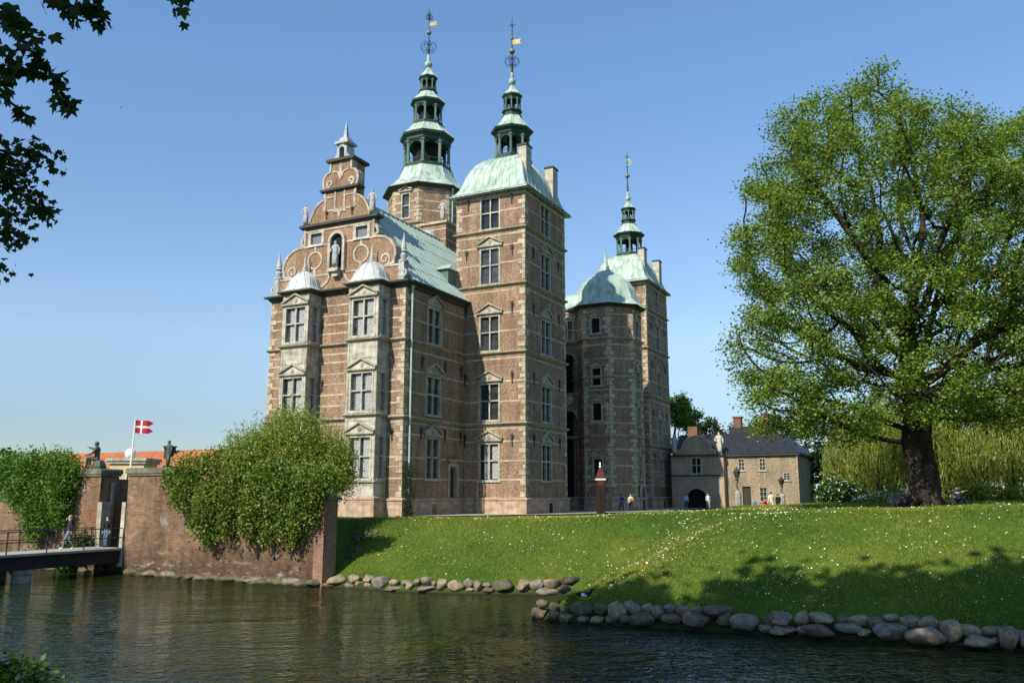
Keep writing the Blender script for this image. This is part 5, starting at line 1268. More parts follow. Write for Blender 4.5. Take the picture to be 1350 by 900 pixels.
# ================================================================== STONES ALONG THE WATER
def rock_mesh(seed, boxy=False):
    r = random.Random(seed); bm = bmesh.new(); bmesh.ops.create_icosphere(bm, subdivisions=3, radius=1)
    ph = [r.uniform(0, 6.3) for _ in range(9)]; planes = [(Vector((r.gauss(0, 1), r.gauss(0, 1), r.gauss(0, .8))).normalized(), r.uniform(.60, .86)) for _ in range(14 if boxy else 11)]
    for v in bm.verts:
        n = v.co.normalized()
        k = 1 + .10 * math.sin(2.1 * n.x + ph[0]) * math.cos(1.7 * n.y + ph[1]) + .08 * math.sin(3.3 * n.z + ph[2] + n.x * 2) + .03 * math.sin(7 * n.y + ph[3]) * math.sin(6 * n.x + ph[4])
        c = n * k
        for pn, pd in planes:
            e = c.dot(pn) - pd
            if e > 0: c -= pn * e * .97
        v.co = c
    me = bpy.data.meshes.new('boulder'); bm.to_mesh(me); bm.free(); me.polygons.foreach_set('use_smooth', [True] * len(me.polygons)); return me
ROCKS = {}
def rock(seed, mat, boxy=False):
    k = (seed, mat, boxy)
    if k not in ROCKS:
        me = rock_mesh(seed, boxy); me.materials.append(M[mat]); ROCKS[k] = me
    return ROCKS[k]
def shore_y(px):
    k = (px - 675) / 1130; best = None
    for (ax, ay), (bx, by) in zip(SHORE[:-1], SHORE[1:]):
        den = (bx - ax) - k * (by - ay)
        if abs(den) < 1e-9: continue
        t = (k * ay - ax) / den
        if 0 <= t <= 1:
            Y = ay + t * (by - ay)
            if Y > 0 and (best is None or Y < best): best = Y
    return best
random.seed(11)
def stone(px, py, w, h, label, group, mats, boxy=False, name='boulder', off=0.0, shift=0):
    Y = shore_y(px) + .25 + off; P = at(px, py, Y); zc = P[2]
    Y += max(0, zc) * .55; P = at(px, py, Y)
    mt = random.choice(mats); o = bpy.data.objects.new(name, rock(random.randint(0, 9), mt, boxy)); COL.objects.link(o)
    sx, sz = w / 2 * Y / 1130 * 1.12, h / 2 * Y / 1130 * 1.2
    o.location = tuple(P); o.scale = (sx, (sx * .6 + sz * .6), sz); o.rotation_euler = (random.uniform(-.12, .12), random.uniform(-.14, .14), random.uniform(-.35, .35) if sx > .5 else random.uniform(-1, 1))
    tag(o, label, 'boulder', group); return o
LB = [(30,415,70,25),(130,412,85,35),(155,385,90,40),(230,380,60,35),(290,380,55,35),(208,415,55,30),(247,402,35,30),(287,412,35,28),(345,400,75,55),(405,398,45,30),(405,422,95,22),(455,395,35,22),(473,412,38,38),(503,395,38,32),(548,392,55,38),(545,425,105,25),(580,405,25,32),(617,407,58,50),(680,412,70,48),(737,398,40,38),(740,430,42,22),(778,413,42,50),(820,408,40,22),(828,430,65,30),(980,410,70,60),(1042,408,55,50),(1105,398,72,42),(1188,390,90,32),(1088,438,95,35),(1165,425,55,35),(-10,405,60,24),(65,395,70,34)]
for a, b, w, h in LB:
    up = b < 404
    stone(400 + a / 3.375, 650 + b / 3.375, w / 3.375, h / 3.375, ('sunlit boulder in the upper row at the foot of the castle lawn' if up else 'sunlit boulder in the lower row touching the water below the castle lawn'), 'sunlit boulders edging the castle lawn', ['rock0', 'rock1', 'rock0', 'rock4', 'rock2', 'rock1'])
stone(400 + 890 / 3.375, 650 + 412 / 3.375, 112 / 3.375, 54 / 3.375, 'wide flat greenish boulder, biggest of the sunlit row at the castle lawn', 'sunlit boulders edging the castle lawn', ['rock3'], True)
R1 = [(130,525,60,40),(185,540,55,40),(110,570,85,60),(185,580,60,50),(240,550,60,45),(315,547,105,60),(400,543,70,55),(485,555,90,75),(537,535,55,45),(570,555,60,60),(630,545,60,45),(675,565,55,60),(735,545,60,40),(790,552,65,55),(960,555,145,55),(600,600,130,60),(740,597,90,50),(860,600,150,75),(1085,615,135,80),(1175,640,45,30),(390,600,80,45),(320,605,60,40),(240,595,70,45),(1210,605,60,60),(860,555,70,40),(1000,600,90,60),(450,600,60,40),(520,600,60,40)]
R2 = [(105,592,125,60),(210,592,70,65),(305,597,130,55),(115,650,145,48),(290,655,150,60),(430,640,110,55),(555,610,80,60),(625,650,150,85),(625,590,75,35),(715,608,95,50),(805,615,85,55),(800,680,170,80),(905,645,80,105),(995,645,105,55),(1050,705,170,70),(1105,655,90,45),(1120,695,35,30),(1185,690,100,100),(1250,680,70,60),(1290,715,90,60),(470,600,90,50),(400,600,70,40),(210,650,60,40),(500,660,70,40),(720,670,60,40),(1340,690,100,70),(1400,710,110,80),(1370,650,80,50),(30,640,60,40)]
for a, b, w, h in R1:
    stone(680 + a / 3.6, 650 + b / 3.6, w / 3.6, h / 3.6, ('shaded boulder in the upper row at the tip of the right-hand bank' if b < 570 else 'shaded boulder at the waterline near the tip of the right-hand bank'), 'shaded boulders at the tip of the right bank', ['rock0', 'rock2', 'rock3', 'rock1'])
for a, b, w, h in R2:
    stone(1000 + a / 3.6, 650 + b / 3.6, w / 3.6, h / 3.6, ('boulder in the upper row along the far right bank' if b < 625 else 'boulder at the waterline along the far right bank'), 'boulders along the far right bank', ['rock0', 'rock1', 'rock2', 'rock1', 'rock4'])
for a, b, w, h in [(172 + 13.5 * k + random.uniform(-3, 3), 755.5 + .058 * 13.5 * k + (k % 2) * 3, random.uniform(19, 36), random.uniform(10, 15)) for k in range(19)]:
    stone(a, b, w, h, 'flat foundation stone at the waterline under the moat wall', 'foundation stones under the brick wall', ['rock3', 'rock0', 'rock3'], True, 'foundation_stone', -.6)['category'] = 'stone'
for k in range(13):                                                      # left of the bridge
    s = -3.5 - k * .9; p = w2(s, .25, .05); o = bpy.data.objects.new('foundation_stone', rock(k % 10, 'rock3', True)); COL.objects.link(o); o.location = tuple(p); o.scale = (.5, .35, .28); o.rotation_euler = (0, 0, ROT + random.uniform(-.1, .1)); tag(o, 'foundation stone at the waterline under or beyond the footbridge', 'stone', 'foundation stones beyond the bridge')
# rubble facing in the shade of the return wall
for k in range(42):
    f = random.random(); gx_, gy_ = -8.75 + f * 1.6 + random.uniform(-.2, .3), 42.9 + random.random() * 3.4
    z = terr1(gx_, gy_)
    if z < .2 or gx_ > -8.6 + (gy_ - 42) * .42 + .3: continue
    o = bpy.data.objects.new('rubble_stone', rock(k % 10, 'rock3')); COL.objects.link(o); o.location = (gx_, gy_, z + .02); s = random.uniform(.10, .2); o.scale = (s, s, s * .8); o.rotation_euler = (random.random() * 3, random.random() * 3, random.random() * 3)
    tag(o, 'small mossy rubble stone in the shade beside the wall pier', 'stone', 'rubble stones beside the wall pier')
# duck on the stones
dk = empty('duck', tuple(at(772, 788, shore_y(772) + .9)), -.3); tag(dk, 'small dark duck with a pale flank resting above the shaded boulders', 'duck')
me = skin_mesh([(-.24, 0, .12), (-.1, 0, .11), (.08, 0, .12), (.17, 0, .17), (.20, 0, .28), (.25, 0, .31), (.32, 0, .295), (-.32, 0, .17)], [(0, 1), (1, 2), (2, 3), (3, 4), (4, 5), (5, 6), (0, 7)], [(.07, .06), (.11, .10), (.11, .10), (.06, .06), (.04, .04), (.045, .045), (.02, .012), (.03, .015)])
me.materials.append(M['blackcloth']); me.materials.append(M['whitecloth']); me.name = 'body'
for p in me.polygons: p.use_smooth = True; p.material_index = 1 if (-.15 < p.center.x < .1 and abs(p.center.y) > .055 and p.center.z < .15) else 0
bo = bpy.data.objects.new('body', me); COL.objects.link(bo); bo.parent = dk
# far bird
bd = at(159, 142, 90); mb = MB(); mb.add([(-.25, 0, .1), (0, -.06, 0), (.25, 0, .12), (0, .09, 0), (0, 0, -.04), (.0, .2, 0)], [(0, 1, 3), (1, 2, 3), (1, 4, 3), (3, 4, 5)])
tag(mb.build('bird', 'blackcloth', None, False, tuple(bd)), 'tiny dark bird flying high in the sky left of the castle', 'bird')

# ================================================================== TREES
LX, LY = 18.9, 40.0; LZ = terr1(LX, LY)
lin = empty('linden_tree', (LX, LY, LZ)); tag(lin, 'huge linden tree with fresh green leaves and a thick dark trunk on the lawn', 'tree')
E_ = [(-1.0, 0, 12.4, 7.4, 7, 7.6), (-4.6, -.5, 7.6, 4.3, 5, 3.9), (4.6, 0, 11.3, 6.6, 6, 7.4), (-1.7, 0, 17.8, 3.6, 3.6, 3.7), (-5.3, 0, 12.8, 3.0, 4, 4), (3, -2.5, 6.2, 7, 4.5, 3.2), (5.2, 0, 16.8, 3.8, 3.5, 3.0), (9.5, 0, 14, 3.5, 4, 4), (-4.6, 0, 17.4, 2.0, 2.5, 2.6), (1.2, 0, 18.4, 1.8, 2, 2.0), (8.5, 0, 9, 4, 5, 6), (0, -3, 7.5, 5, 4, 4), (-5.9, -1, 5.2, 2.6, 3, 2.6), (-3.4, -2, 4.6, 3.2, 3, 2.2), (-6.9, -.5, 6.3, 1.6, 2, 1.8), (-.6, -3.4, 4.9, 2.4, 1.6, 1.5), (1.6, -3.6, 5.4, 2.2, 1.6, 1.5), (4, -3, 4.6, 4.5, 3, 1.9), (8, -1, 5, 4, 4, 2.6)]
A_ = in_ellipsoids(E_, 3500, .55)
A_ = A_[(A_[:, 2] > 2.9) & ~((np.hypot(A_[:, 0], A_[:, 1]) < 1.6) & (A_[:, 2] < 4.3))]
low = in_ellipsoids([(-5.9, -1, 4.5, 2.4, 2.6, 1.6), (-4.2, -2.6, 4.2, 2.6, 2.2, 1.3), (-7.2, 0, 7.4, 1.5, 2, 1.8), (-1.2, -3.6, 4.6, 2.2, 1.6, 1.2), (2.2, -3.8, 4.8, 2.6, 1.8, 1.3), (5.6, -2.5, 4.6, 2.8, 2.2, 1.4), (9, -1, 4.8, 2.6, 2.6, 1.5)], 420, .4)
A_ = np.concatenate([A_, low])
tr = [((.10 * math.sin(k * .8), .05 * math.cos(k), -.4 + .55 * k), k - 1) for k in range(13)]
nodes, par = grow(tr, A_, .5, 4.5, .75)
to, rad, ch = skeleton('trunk', nodes, par, .66, .016, 'bark', lin, 2.25)
mb = MB()
for k in range(9):                                                       # root flare
    q = 2 * math.pi * k / 9 + .2; l = random.uniform(.85, 1.5)
    mb.tube([(.3 * math.cos(q), .3 * math.sin(q), 1.0), (.55 * math.cos(q), .55 * math.sin(q), .35), (l * math.cos(q), l * math.sin(q), -.1)], [.22, .24, .12], 0, 6)
mb.build('root', 'bark', lin, True)
tips = np.array([nodes[i] for i in range(len(nodes)) if i > 13 and rad[i] < .045])
nl = 275000; wt = .5 + rng.random(len(tips)); P = tips[rng.choice(len(tips), nl, p=wt / wt.sum())] + rng.normal(size=(nl, 3)) * np.array([.36, .36, .25])
P = P[P[:, 2] > 1.9]
leaf_cloud('crown', P, .135, ['lin_a', 'lin_b', 'lin_c'], lin, .5, weights=[.48, .38, .14], aspect=.72)

# willow curtain behind the linden
def willow(loc, rx, ry, h, n, label, mats=('wil_a', 'wil_b', 'wil_c')):
    r = empty('willow_tree', (*loc, terr1(*loc))); tag(r, label, 'tree', 'weeping willows behind the linden')
    mb = MB(); mb.tube([(0, 0, -.3), (.1, 0, h * .35), (-.1, .1, h * .7)], [.4, .3, .18], 0, 8)
    for k in range(14):
        q = 2 * math.pi * k / 14; mb.tube([(0, 0, h * .5), (rx * .4 * math.cos(q), ry * .4 * math.sin(q), h * .92), (rx * .75 * math.cos(q), ry * .75 * math.sin(q), h * .9)], [.16, .09, .03], 0, 5)
    mb.build('trunk', 'bark', r, True)
    pts = []
    for _ in range(n):
        q = rng.random() * 6.283; f = rng.random() ** .45; x, y = rx * f * math.cos(q), ry * f * math.sin(q)
        clump = .5 + .5 * math.sin(x * 2.3 + 1) * math.sin(y * 1.9); top = h * (1 - .45 * f ** 2.4) * (.9 + .12 * math.sin(3 * q)); bot = rng.uniform(.05, .45 + .35 * clump) * top * (1.0 if f > .5 else 1.5); bot = min(bot, top - .5)
        m_ = int((top - bot) / .16); zs_ = np.linspace(top, bot, max(3, m_)); sw = rng.normal() * .25
        drop = (top - zs_) / max(.5, top - bot)
        pts.append(np.stack([x * (1 + .06 * drop) + sw * drop * .4 + rng.normal(size=len(zs_)) * .05, y + rng.normal(size=len(zs_)) * .05, zs_], 1))
    leaf_cloud('crown', np.concatenate(pts), .30, mats, r, 0, aspect=.22, hang=1)
willow((25.2, 60), 3.4, 3.5, 6.8, 900, 'yellow-green weeping willow left of the linden trunk, beside the white flowering bush')
willow((29.5, 63), 4.2, 3.5, 8.8, 1100, 'weeping willow directly behind the linden trunk')
willow((34.5, 60), 4.3, 3.8, 7.8, 1000, 'weeping willow right of the linden trunk, under its low branches')
willow((41.0, 59), 4.5, 3.8, 8.5, 800, 'weeping willow cut off by the right edge of the photo')

def bush(name, label, cat, loc, E, mats, n, size, stems=8, up=.3, weights=None, aspect=.62, shell=.6, base=(0, 0, 0), group=None, sc_=.6):
    r = empty(name, tuple(loc)); tag(r, label, cat, group)
    P = in_ellipsoids(E, n, shell); P = P + rng.normal(size=P.shape) * size * sc_
    mb = MB()
    for k in range(stems):
        p = P[rng.integers(0, len(P))]; mb.tube([tuple(np.array(base) + rng.normal(size=3) * .1 * np.array([1, 1, 0])), tuple((np.array(base) + p) / 2 + rng.normal(size=3) * .15), tuple(p)], [.05, .035, .012], 0, 4)
    mb.build('stem', 'twig', r, True)
    leaf_cloud('foliage', P, size, mats, r, up, weights=weights, aspect=aspect); return r
# shrub above and the plant hanging over the moat wall
def clumps(n, box, r0, r1, fz=None):
    out = []
    for _ in range(n):
        x, y, z = (rng.uniform(a, b) for a, b in box); r = rng.uniform(r0, r1); out.append((x, y, z if fz is None else fz(x, z), r, r, r * .85))
    return out
SW = w2(8.6, -1.6, GZ)
def rel(px, py, Y): return at(px, py, Y) - SW
def pxclump(lst, Y, ry=1.0): return [(*rel(a, b, Y + dy), w * Y / 1130, ry, h * Y / 1130) for a, b, w, h, dy in lst]
E_ = pxclump([(328,594,18,18,0),(350,580,12,16,.5),(378,570,14,22,0),(392,594,26,26,-.3),(420,604,20,22,.3),(430,592,12,14,.6),(400,556,7,14,.2),(364,560,6,12,.1),(360,612,36,22,-.5),(320,615,24,20,0),(440,622,22,18,.2),(400,620,30,18,-.6),(310,592,6,14,.6),(418,570,8,16,.5),(378,548,8,12,.3),(446,603,16,16,.2),(345,596,30,26,-.3),(446,618,16,14,.1),(456,632,12,10,.3),(440,638,18,12,-.2),(452,600,9,12,.4),(426,646,16,10,-.6)], 45.2, 1.1)
tw_ = bush('shrub', 'tall light green shrub with wispy top behind the moat wall, before the bay windows', 'shrub', SW, E_, ['shr_a', 'shr_b', 'lin_a'], 42000, .135, 26, .25, [.55, .2, .25], .5, .3, (0, 0, 0), sc_=2.3)
pts = []; mb = MB()
for k in range(110):                                                      # wispy upright shoots
    px, py = rng.uniform(300, 455), rng.uniform(560, 600); b0 = rel(px, py + 25, 45 + rng.normal() * .5); l = rng.uniform(.7, 1.7); d_ = np.array([rng.normal() * .2, rng.normal() * .2, 1.0])
    pk = 1 - abs(px - 380) / 110; l *= .6 + 1.1 * max(0, pk)
    mb.tube([tuple(b0), tuple(b0 + d_ * l)], [.015, .005], 0, 3)
    for t_ in np.linspace(.2, 1, int(l * 26)): pts.append(b0 + d_ * l * t_ + rng.normal(size=3) * .11)
mb.build('stem', 'twig', tw_); leaf_cloud('shoots', np.array(pts), .13, ['shr_a', 'lin_a'], tw_, .2, aspect=.42)
VW = w2(7.2, .2, 4.0)
def wcl(lst, r):                                                        # clumps on the wall plane: px,py,w,h
    out = []
    for a, b, w, h in lst:
        d = ray(a, b); t_ = np.dot(np.array([W0[0], W0[1], 0]) - CAM, [*WN, 0]) / np.dot(d, [*WN, 0]); P = CAM + d * (t_ * .985) - VW; k = (t_ * d[1]) / 1130
        out.append((*P, w * k, r, h * k))
    return out
E_ = wcl([(228,632,14,16),(250,618,24,18),(290,612,28,20),(250,650,26,26),(285,660,30,30),(268,690,18,18),(320,640,30,28),(345,668,28,26),(330,690,14,20),(380,650,32,30),(400,675,22,24),(375,690,12,24),(410,640,26,26),(430,632,20,18),(352,700,7,18),(386,705,6,18),(297,690,8,20),(362,632,36,26),(275,705,10,12)], .42)
cl_ = bush('climbing_plant', 'dense dark green climber hanging over the front of the moat wall below the shrub', 'plant', VW, E_, ['shr_c', 'shr_b', 'ivy_b', 'shr_a'], 32000, .14, 18, .1, [.3, .35, .15, .2], .7, .5, (0, .3, .2), sc_=1.15)
pts = []; mb = MB()
for a, b, l in ((300,690,.9),(322,700,.8),(338,712,.6),(352,715,.8),(368,700,.6),(388,715,.9),(395,690,.8),(235,670,.5),(250,690,.7),(285,705,.8),(308,712,.9),(330,722,.6),(400,705,.9),(375,720,.7),(262,700,.5),(412,690,.4)):
    P0 = np.array(wcl([(a, b - 12, 1, 1)], .1)[0][:3])
    for t_ in np.linspace(0, 1, 46): pts.append(P0 + np.array([rng.normal() * .13 * (1.3 - t_), rng.normal() * .06, -l * t_]))
leaf_cloud('hanging_shoots', np.array(pts), .14, ['ivy_c', 'shr_c', 'twig'], cl_, 0, aspect=.6, hang=1).name = 'trailing_leaves'
IW = w2(-8.5, .2, 4.0); VWs = VW; VW = IW
E_ = wcl([(20,618,26,20),(50,612,30,18),(80,610,24,16),(15,640,22,18),(50,640,36,28),(85,632,22,24),(60,668,30,22),(45,688,18,16),(82,655,14,30),(84,675,7,22),(30,655,20,16),(100,615,8,6),(62,690,12,12),(45,705,6,12)], .75)
bush('climbing_plant', 'bright green creeper mounded over the moat wall left of the gate', 'plant', IW, E_, ['ivy_a', 'ivy_b', 'ivy_c'], 26000, .15, 14, .2, [.5, .35, .15], .6, .5, (0, .3, 0), sc_=1.3)
VW = VWs
bush('shrub', 'small dark bush at the water under the footbridge', 'shrub', w2(-4.4, .6, .1), [(0, 0, .7, .9, .5, .8), (.6, 0, 1.4, .8, .4, .7), (1.2, 0, 1.3, .5, .4, .5)], ['ivy_b', 'ivy_c'], 2600, .18, 6)
bush('shrub', 'round dark bush with white blossoms beside the yellow brick house', 'shrub', (21.3, 57, terr1(21.3, 57)), [(0, 0, .8, 1.2, .8, .9), (1.0, -.2, .6, .8, .7, .7), (-.8, 0, .6, .7, .6, .6)], ['ivy_b', 'ivy_c', 'blossom'], 3200, .2, 6, .3, [.5, .40, .10])
bush('flower_bed', 'low bed of white flowers under the willow left of the linden trunk', 'flowers', (24.0, 55, terr1(24, 55)), [(0, 0, .3, 2.6, .6, .4)], ['wil_b', 'blossom', 'ivy_b'], 1500, .17, 4, .4, [.5, .25, .25])
bush('shrub', 'pale rough bush in the sunlight right of the linden trunk', 'shrub', (29.8, 55, terr1(29.8, 55)), [(0, 0, .5, 1.5, .7, .6), (2.2, 0, .4, 1.0, .6, .5), (-.9, 0, .8, .5, .5, .5)], ['shr_a', 'wil_a', 'wil_b'], 2600, .2, 8, .3)
# seated person and stone by the trunk
x_, y_ = (1248 - 675) / 1130 * 41.2, 41.2
o = figure('person', (x_, y_, terr1(x_, y_) - .38), .9, 1.0, {**SIT, 'anl': (.13, -.62, .46), 'anr': (-.13, -.6, .46), 'tol': (.13, -.74, .44), 'tor': (-.13, -.72, .44), 'knl': (.13, -.32, .78), 'knr': (-.13, -.3, .76)}, ('skin', 'greycloth', 'navy', 'shoe'), 'hair_dark', thick=1.1); tag(o, 'person in grey sitting on the grass against the right side of the linden trunk', 'person')
x_, y_ = (1176 - 675) / 1130 * 41, 41; o = bpy.data.objects.new('boulder', rock(3, 'rock0')); COL.objects.link(o); o.location = (x_, y_, terr1(x_, y_) + .12); o.scale = (.62, .45, .42); tag(o, 'pale grey boulder lying on the grass left of the linden trunk', 'boulder')

def bgtree(px, ptop, Y, wpx, name, label, mats, n=4200, size=.45, low=False, weights=None, group='trees beyond the castle grounds', conical=False):
    x = (px - 675) / 1130 * Y; z0 = terr1(x, Y); h = at(px, ptop, Y)[2] - z0; w = wpx / 1130 * Y / 2
    E = [(0, 0, h * .62, w, w * .9, h * .36), (-w * .45, 0, h * .5, w * .6, w * .6, h * .3), (w * .5, 0, h * .52, w * .55, w * .6, h * .28), (w * .1, 0, h * .83, w * .5, w * .5, h * .17)]
    if low: E += [(0, -w * .2, h * .25, w, w * .7, h * .25), (w * .5, 0, h * .2, w * .6, w * .6, h * .2), (-w * .5, 0, h * .2, w * .6, w * .6, h * .2)]
    if conical: E = [(0, 0, h * .3, w, w, h * .25), (0, 0, h * .55, w * .7, w * .7, h * .25), (0, 0, h * .8, w * .4, w * .4, h * .2)]
    return tree(name, label, (x, Y, z0), E, mats, n, size, .28, 220, h * .3, 'tree', group, weights, max(.6, h / 16), h / 30)
bgtree(893, 510, 128, 70, 'broadleaf_tree', 'light green tree rising behind the far castle tower', ['lin_b', 'lin_a', 'lin_c'], 13000, .4)
bgtree(932, 548, 150, 50, 'broadleaf_tree', 'dark tree behind the gatehouse roof, right of the light green tree', ['bg_b', 'pin_a'], 3600, .5)
bgtree(965, 556, 160, 50, 'broadleaf_tree', 'dark low tree behind the gatehouse chimney', ['bg_b', 'bg_a'], 3600, .5)
bgtree(1012, 540, 135, 60, 'conifer_tree', 'dark conifer behind the black roof of the yellow house', ['pin_a', 'bg_b'], 4200, .45, False)
bgtree(1050, 535, 140, 70, 'conifer_tree', 'dark conifer behind the right end of the black roof', ['pin_a', 'bg_b'], 4500, .45, True)
bgtree(1100, 530, 112, 80, 'conifer_tree', 'dark evergreen between the yellow house and the willows', ['pin_a', 'bg_b'], 5500, .42, True)
bgtree(1165, 500, 95, 120, 'broadleaf_tree', 'dark leafy tree behind the willows, left of the linden trunk', ['bg_a', 'bg_b'], 6500, .42, True)
bgtree(1260, 490, 92, 130, 'broadleaf_tree', 'dark leafy tree behind the willows, right of the linden trunk', ['bg_b', 'bg_a'], 6500, .42, True)
bgtree(1385, 330, 80, 150, 'broadleaf_tree', 'tall bronze-leaved tree at the right edge behind the linden', ['brz_a', 'bg_a', 'brz_a'], 8000, .36, True)
bgtree(1500, 420, 85, 170, 'broadleaf_tree', 'broad dark tree far right behind the willows', ['bg_b', 'bg_a'], 6000, .42, True)
bgtree(8, 590, 88, 70, 'broadleaf_tree', 'green tree at the left edge behind the ivy-covered wall', ['bg_a', 'ivy_b'], 4200, .4, True)
bgtree(48, 598, 100, 60, 'broadleaf_tree', 'yellow-green tree behind the creeper beside the orange roof', ['brz_a', 'bg_a'], 3600, .4, True)
bgtree(-70, 585, 90, 90, 'broadleaf_tree', 'dark tree further left behind the moat wall', ['bg_b', 'bg_a'], 4200, .4, True)

# ---- the tree over the photographer: trunk out of frame, leafy twigs hanging into the top left corner
ft = empty('maple_tree', (-10.5, 3.5, terr1(-10.5, 3.5))); tag(ft, 'dark maple twigs reaching into the top left corner from a tree beside the viewer', 'tree')
FB_ = np.array([-10.5, 3.5, ft.location.z]); RB = lambda x, y, z: tuple(np.array((-9.5 + x, -3.0 + y, 2.45 + z)) - FB_)
E_ = [(-1, -1, 14.5, 5, 6, 4), (-1.8, 5.6, 17, 3.2, 3.4, 2.6), (1.0, 9.2, 17, 2.4, 2.4, 2.1), (5.0, 8.2, 17.4, 2.0, 2.2, 2.0), (13.0, 7.0, 17.4, 2.2, 2.2, 2.0), (3.2, 4.6, 17.3, 3.4, 3.6, 2.8), (7.6, 6.2, 17.3, 2.6, 3.2, 2.6), (11.5, 4.2, 17.3, 3.6, 3.6, 2.8), (15.4, 4.8, 17.3, 2.4, 3.0, 2.4), (18.5, 6.5, 17.3, 2.0, 2.4, 2.0), (0, -.5, 16, 5, 4.2, 3.5), (7, -.5, 16.8, 6, 4, 3.5), (13, -1, 16.8, 5, 4, 3.2)]
A_ = in_ellipsoids(E_, 900, .2)
tr = [((.02 * k, .02 * k, -.3 + .8 * k), k - 1) for k in range(13)]
nodes, par = grow(tr, A_, .9, 7, 1.3)
_, rad, ch = skeleton('trunk', nodes, par, .5, .02, 'bark', ft)
tips = np.array([nodes[i] for i in range(len(nodes)) if i > 14 and rad[i] < .07])
P = tips[rng.integers(0, len(tips), 44000)] + rng.normal(size=(44000, 3)) * .75
leaf_cloud('crown', P, .50, ['map_a', 'map_b'], ft, .5, aspect=.85)
def maple_leaf_cloud(name, P, size, mats, parent):
    sh = np.array([(0, -.1), (.28, -.18), (.5, .0), (.34, .12), (.46, .42), (.18, .34), (0, .72), (-.18, .34), (-.46, .42), (-.34, .12), (-.5, .0), (-.28, -.18)])
    V, Fc, mi = [], [], []
    for p in P:
        n = rng.normal(size=3); n[1] -= .9; n /= np.linalg.norm(n); a = np.array([rng.normal() * .5, rng.normal() * .4, -1.0]); a -= n * a.dot(n); a /= np.linalg.norm(a); b = np.cross(n, a); s = size * rng.uniform(.6, 1.25); i0 = len(V)
        for x, y in sh: V.append(p + s * (b * x * rng.uniform(.85, 1.1) + a * y + n * (.12 * abs(x) - .1 * y * y)))
        Fc.append(list(range(i0, i0 + 12)))
    me = bpy.data.meshes.new(name); me.from_pydata([tuple(v) for v in V], [], Fc)
    for mm in mats: me.materials.append(M[mm])
    me.polygons.foreach_set('material_index', rng.integers(0, len(mats), len(Fc)).astype(np.int32)); me.update()
    o = bpy.data.objects.new(name, me); COL.objects.link(o); o.parent = parent; return o
def twigpath(mb, a, Q, r):
    n = 5; P = [a + (Q[0] - a) * k / n + (rng.normal(size=3) * .16 * np.array([1, 1, .7]) + np.array([0, 0, .35 * math.sin(math.pi * k / n)]) if k else 0) for k in range(n)]
    mb.tube([tuple(p) for p in P] + [tuple(q) for q in Q], [r - (r - .015) * k / n for k in range(n)] + [.013] * (len(Q) - 1) + [.006], 0, 5)
TW = [([(-70,-60),(-20,0),(30,55),(70,100),(96,150)], 7.0, .0, 95), ([(30,-60),(55,-20),(85,6),(112,14),(135,17)], 7.0, .2, 55), ([(-60,90),(-15,115),(20,140),(36,152)], 7.2, .2, 20), ([(-60,40),(-10,62),(20,82),(45,100)], 6.9, .1, 36), ([(-60,10),(-10,28),(30,40),(42,34)], 7.1, .1, 26),
      ([(190,-70),(215,-22),(228,2),(236,8)], 6.6, .6, 9), ([(-70,-30),(-20,-2),(5,12),(18,20)], 7.3, .1, 26), ([(-50,70),(-5,90),(15,105)], 7.0, .2, 20)]
tpts, mbt = [], MB()
for pts_, Y, t0, n in TW:
    Q = [at(a, b, Y + .1 * math.sin(a)) - FB_ for a, b in pts_]
    start = np.array(RB(2.2, 5.5, 9.2)) * (fr_ := rng.uniform(.72, 1.0)) + np.array([.1, .1, 7.5]) * (1 - fr_); twigpath(mbt, start, Q, .035)
    for _ in range(n):
        f = t0 + (1 - t0) * rng.random() ** .8; k = min(int(f * (len(Q) - 1)), len(Q) - 2); u_ = f * (len(Q) - 1) - k
        tpts.append(Q[k] * (1 - u_) + Q[k + 1] * u_ + rng.normal(size=3) * np.array([.055, .08, .05]))
mbt.tube([(0.1, .1, 7.5), tuple((np.array((.1, .1, 7.5)) + np.array(RB(2.2, 5.5, 9.2))) / 2 + np.array((0, 0, .4))), RB(2.2, 5.5, 9.2)], [.16, .12, .07], 0, 7)
mbt.build('twig', 'twig', ft, True); maple_leaf_cloud('twig_leaves', tpts, .125, ['map_a', 'map_b'], ft)
TW2 = [([(-60,170),(-10,195),(20,205),(50,200),(68,212)], .1, 220), ([(-60,225),(-10,235),(20,248),(45,268),(60,282)], .1, 270), ([(-60,280),(-15,300),(8,312),(26,318)], .2, 110), ([(-50,330),(-12,345),(4,360)], .2, 36), ([(-60,200),(-10,215),(20,225),(40,232)], .1, 120), ([(-60,250),(-10,262),(12,280),(30,292)], .1, 90)]
tpts, mbt = [], MB()
for pts_, t0, n in TW2:
    Y = 9.0; Q = [at(a, b, Y + .15 * math.sin(a)) - FB_ for a, b in pts_]
    start = np.array(RB(1.0, 8.6, 7.6)) * (fr_ := rng.uniform(.7, 1.0)) + np.array(RB(.4, 7.4, 7.2)) * (1 - fr_); twigpath(mbt, start, Q, .03)
    for _ in range(n):
        f = t0 + (1 - t0) * rng.random() ** .9; k = min(int(f * (len(Q) - 1)), len(Q) - 2); u_ = f * (len(Q) - 1) - k
        tpts.append(Q[k] * (1 - u_) + Q[k + 1] * u_ + rng.normal(size=3) * np.array([.07, .12, .07]))
mbt.tube([(0.1, .1, 6.0), RB(.4, 7.4, 7.2), RB(1.0, 8.6, 7.6)], [.14, .1, .05], 0, 7)
mbt.build('twig', 'twig', ft, True); maple_leaf_cloud('twig_leaves', tpts, .085, ['map_b', 'map_a'], ft)

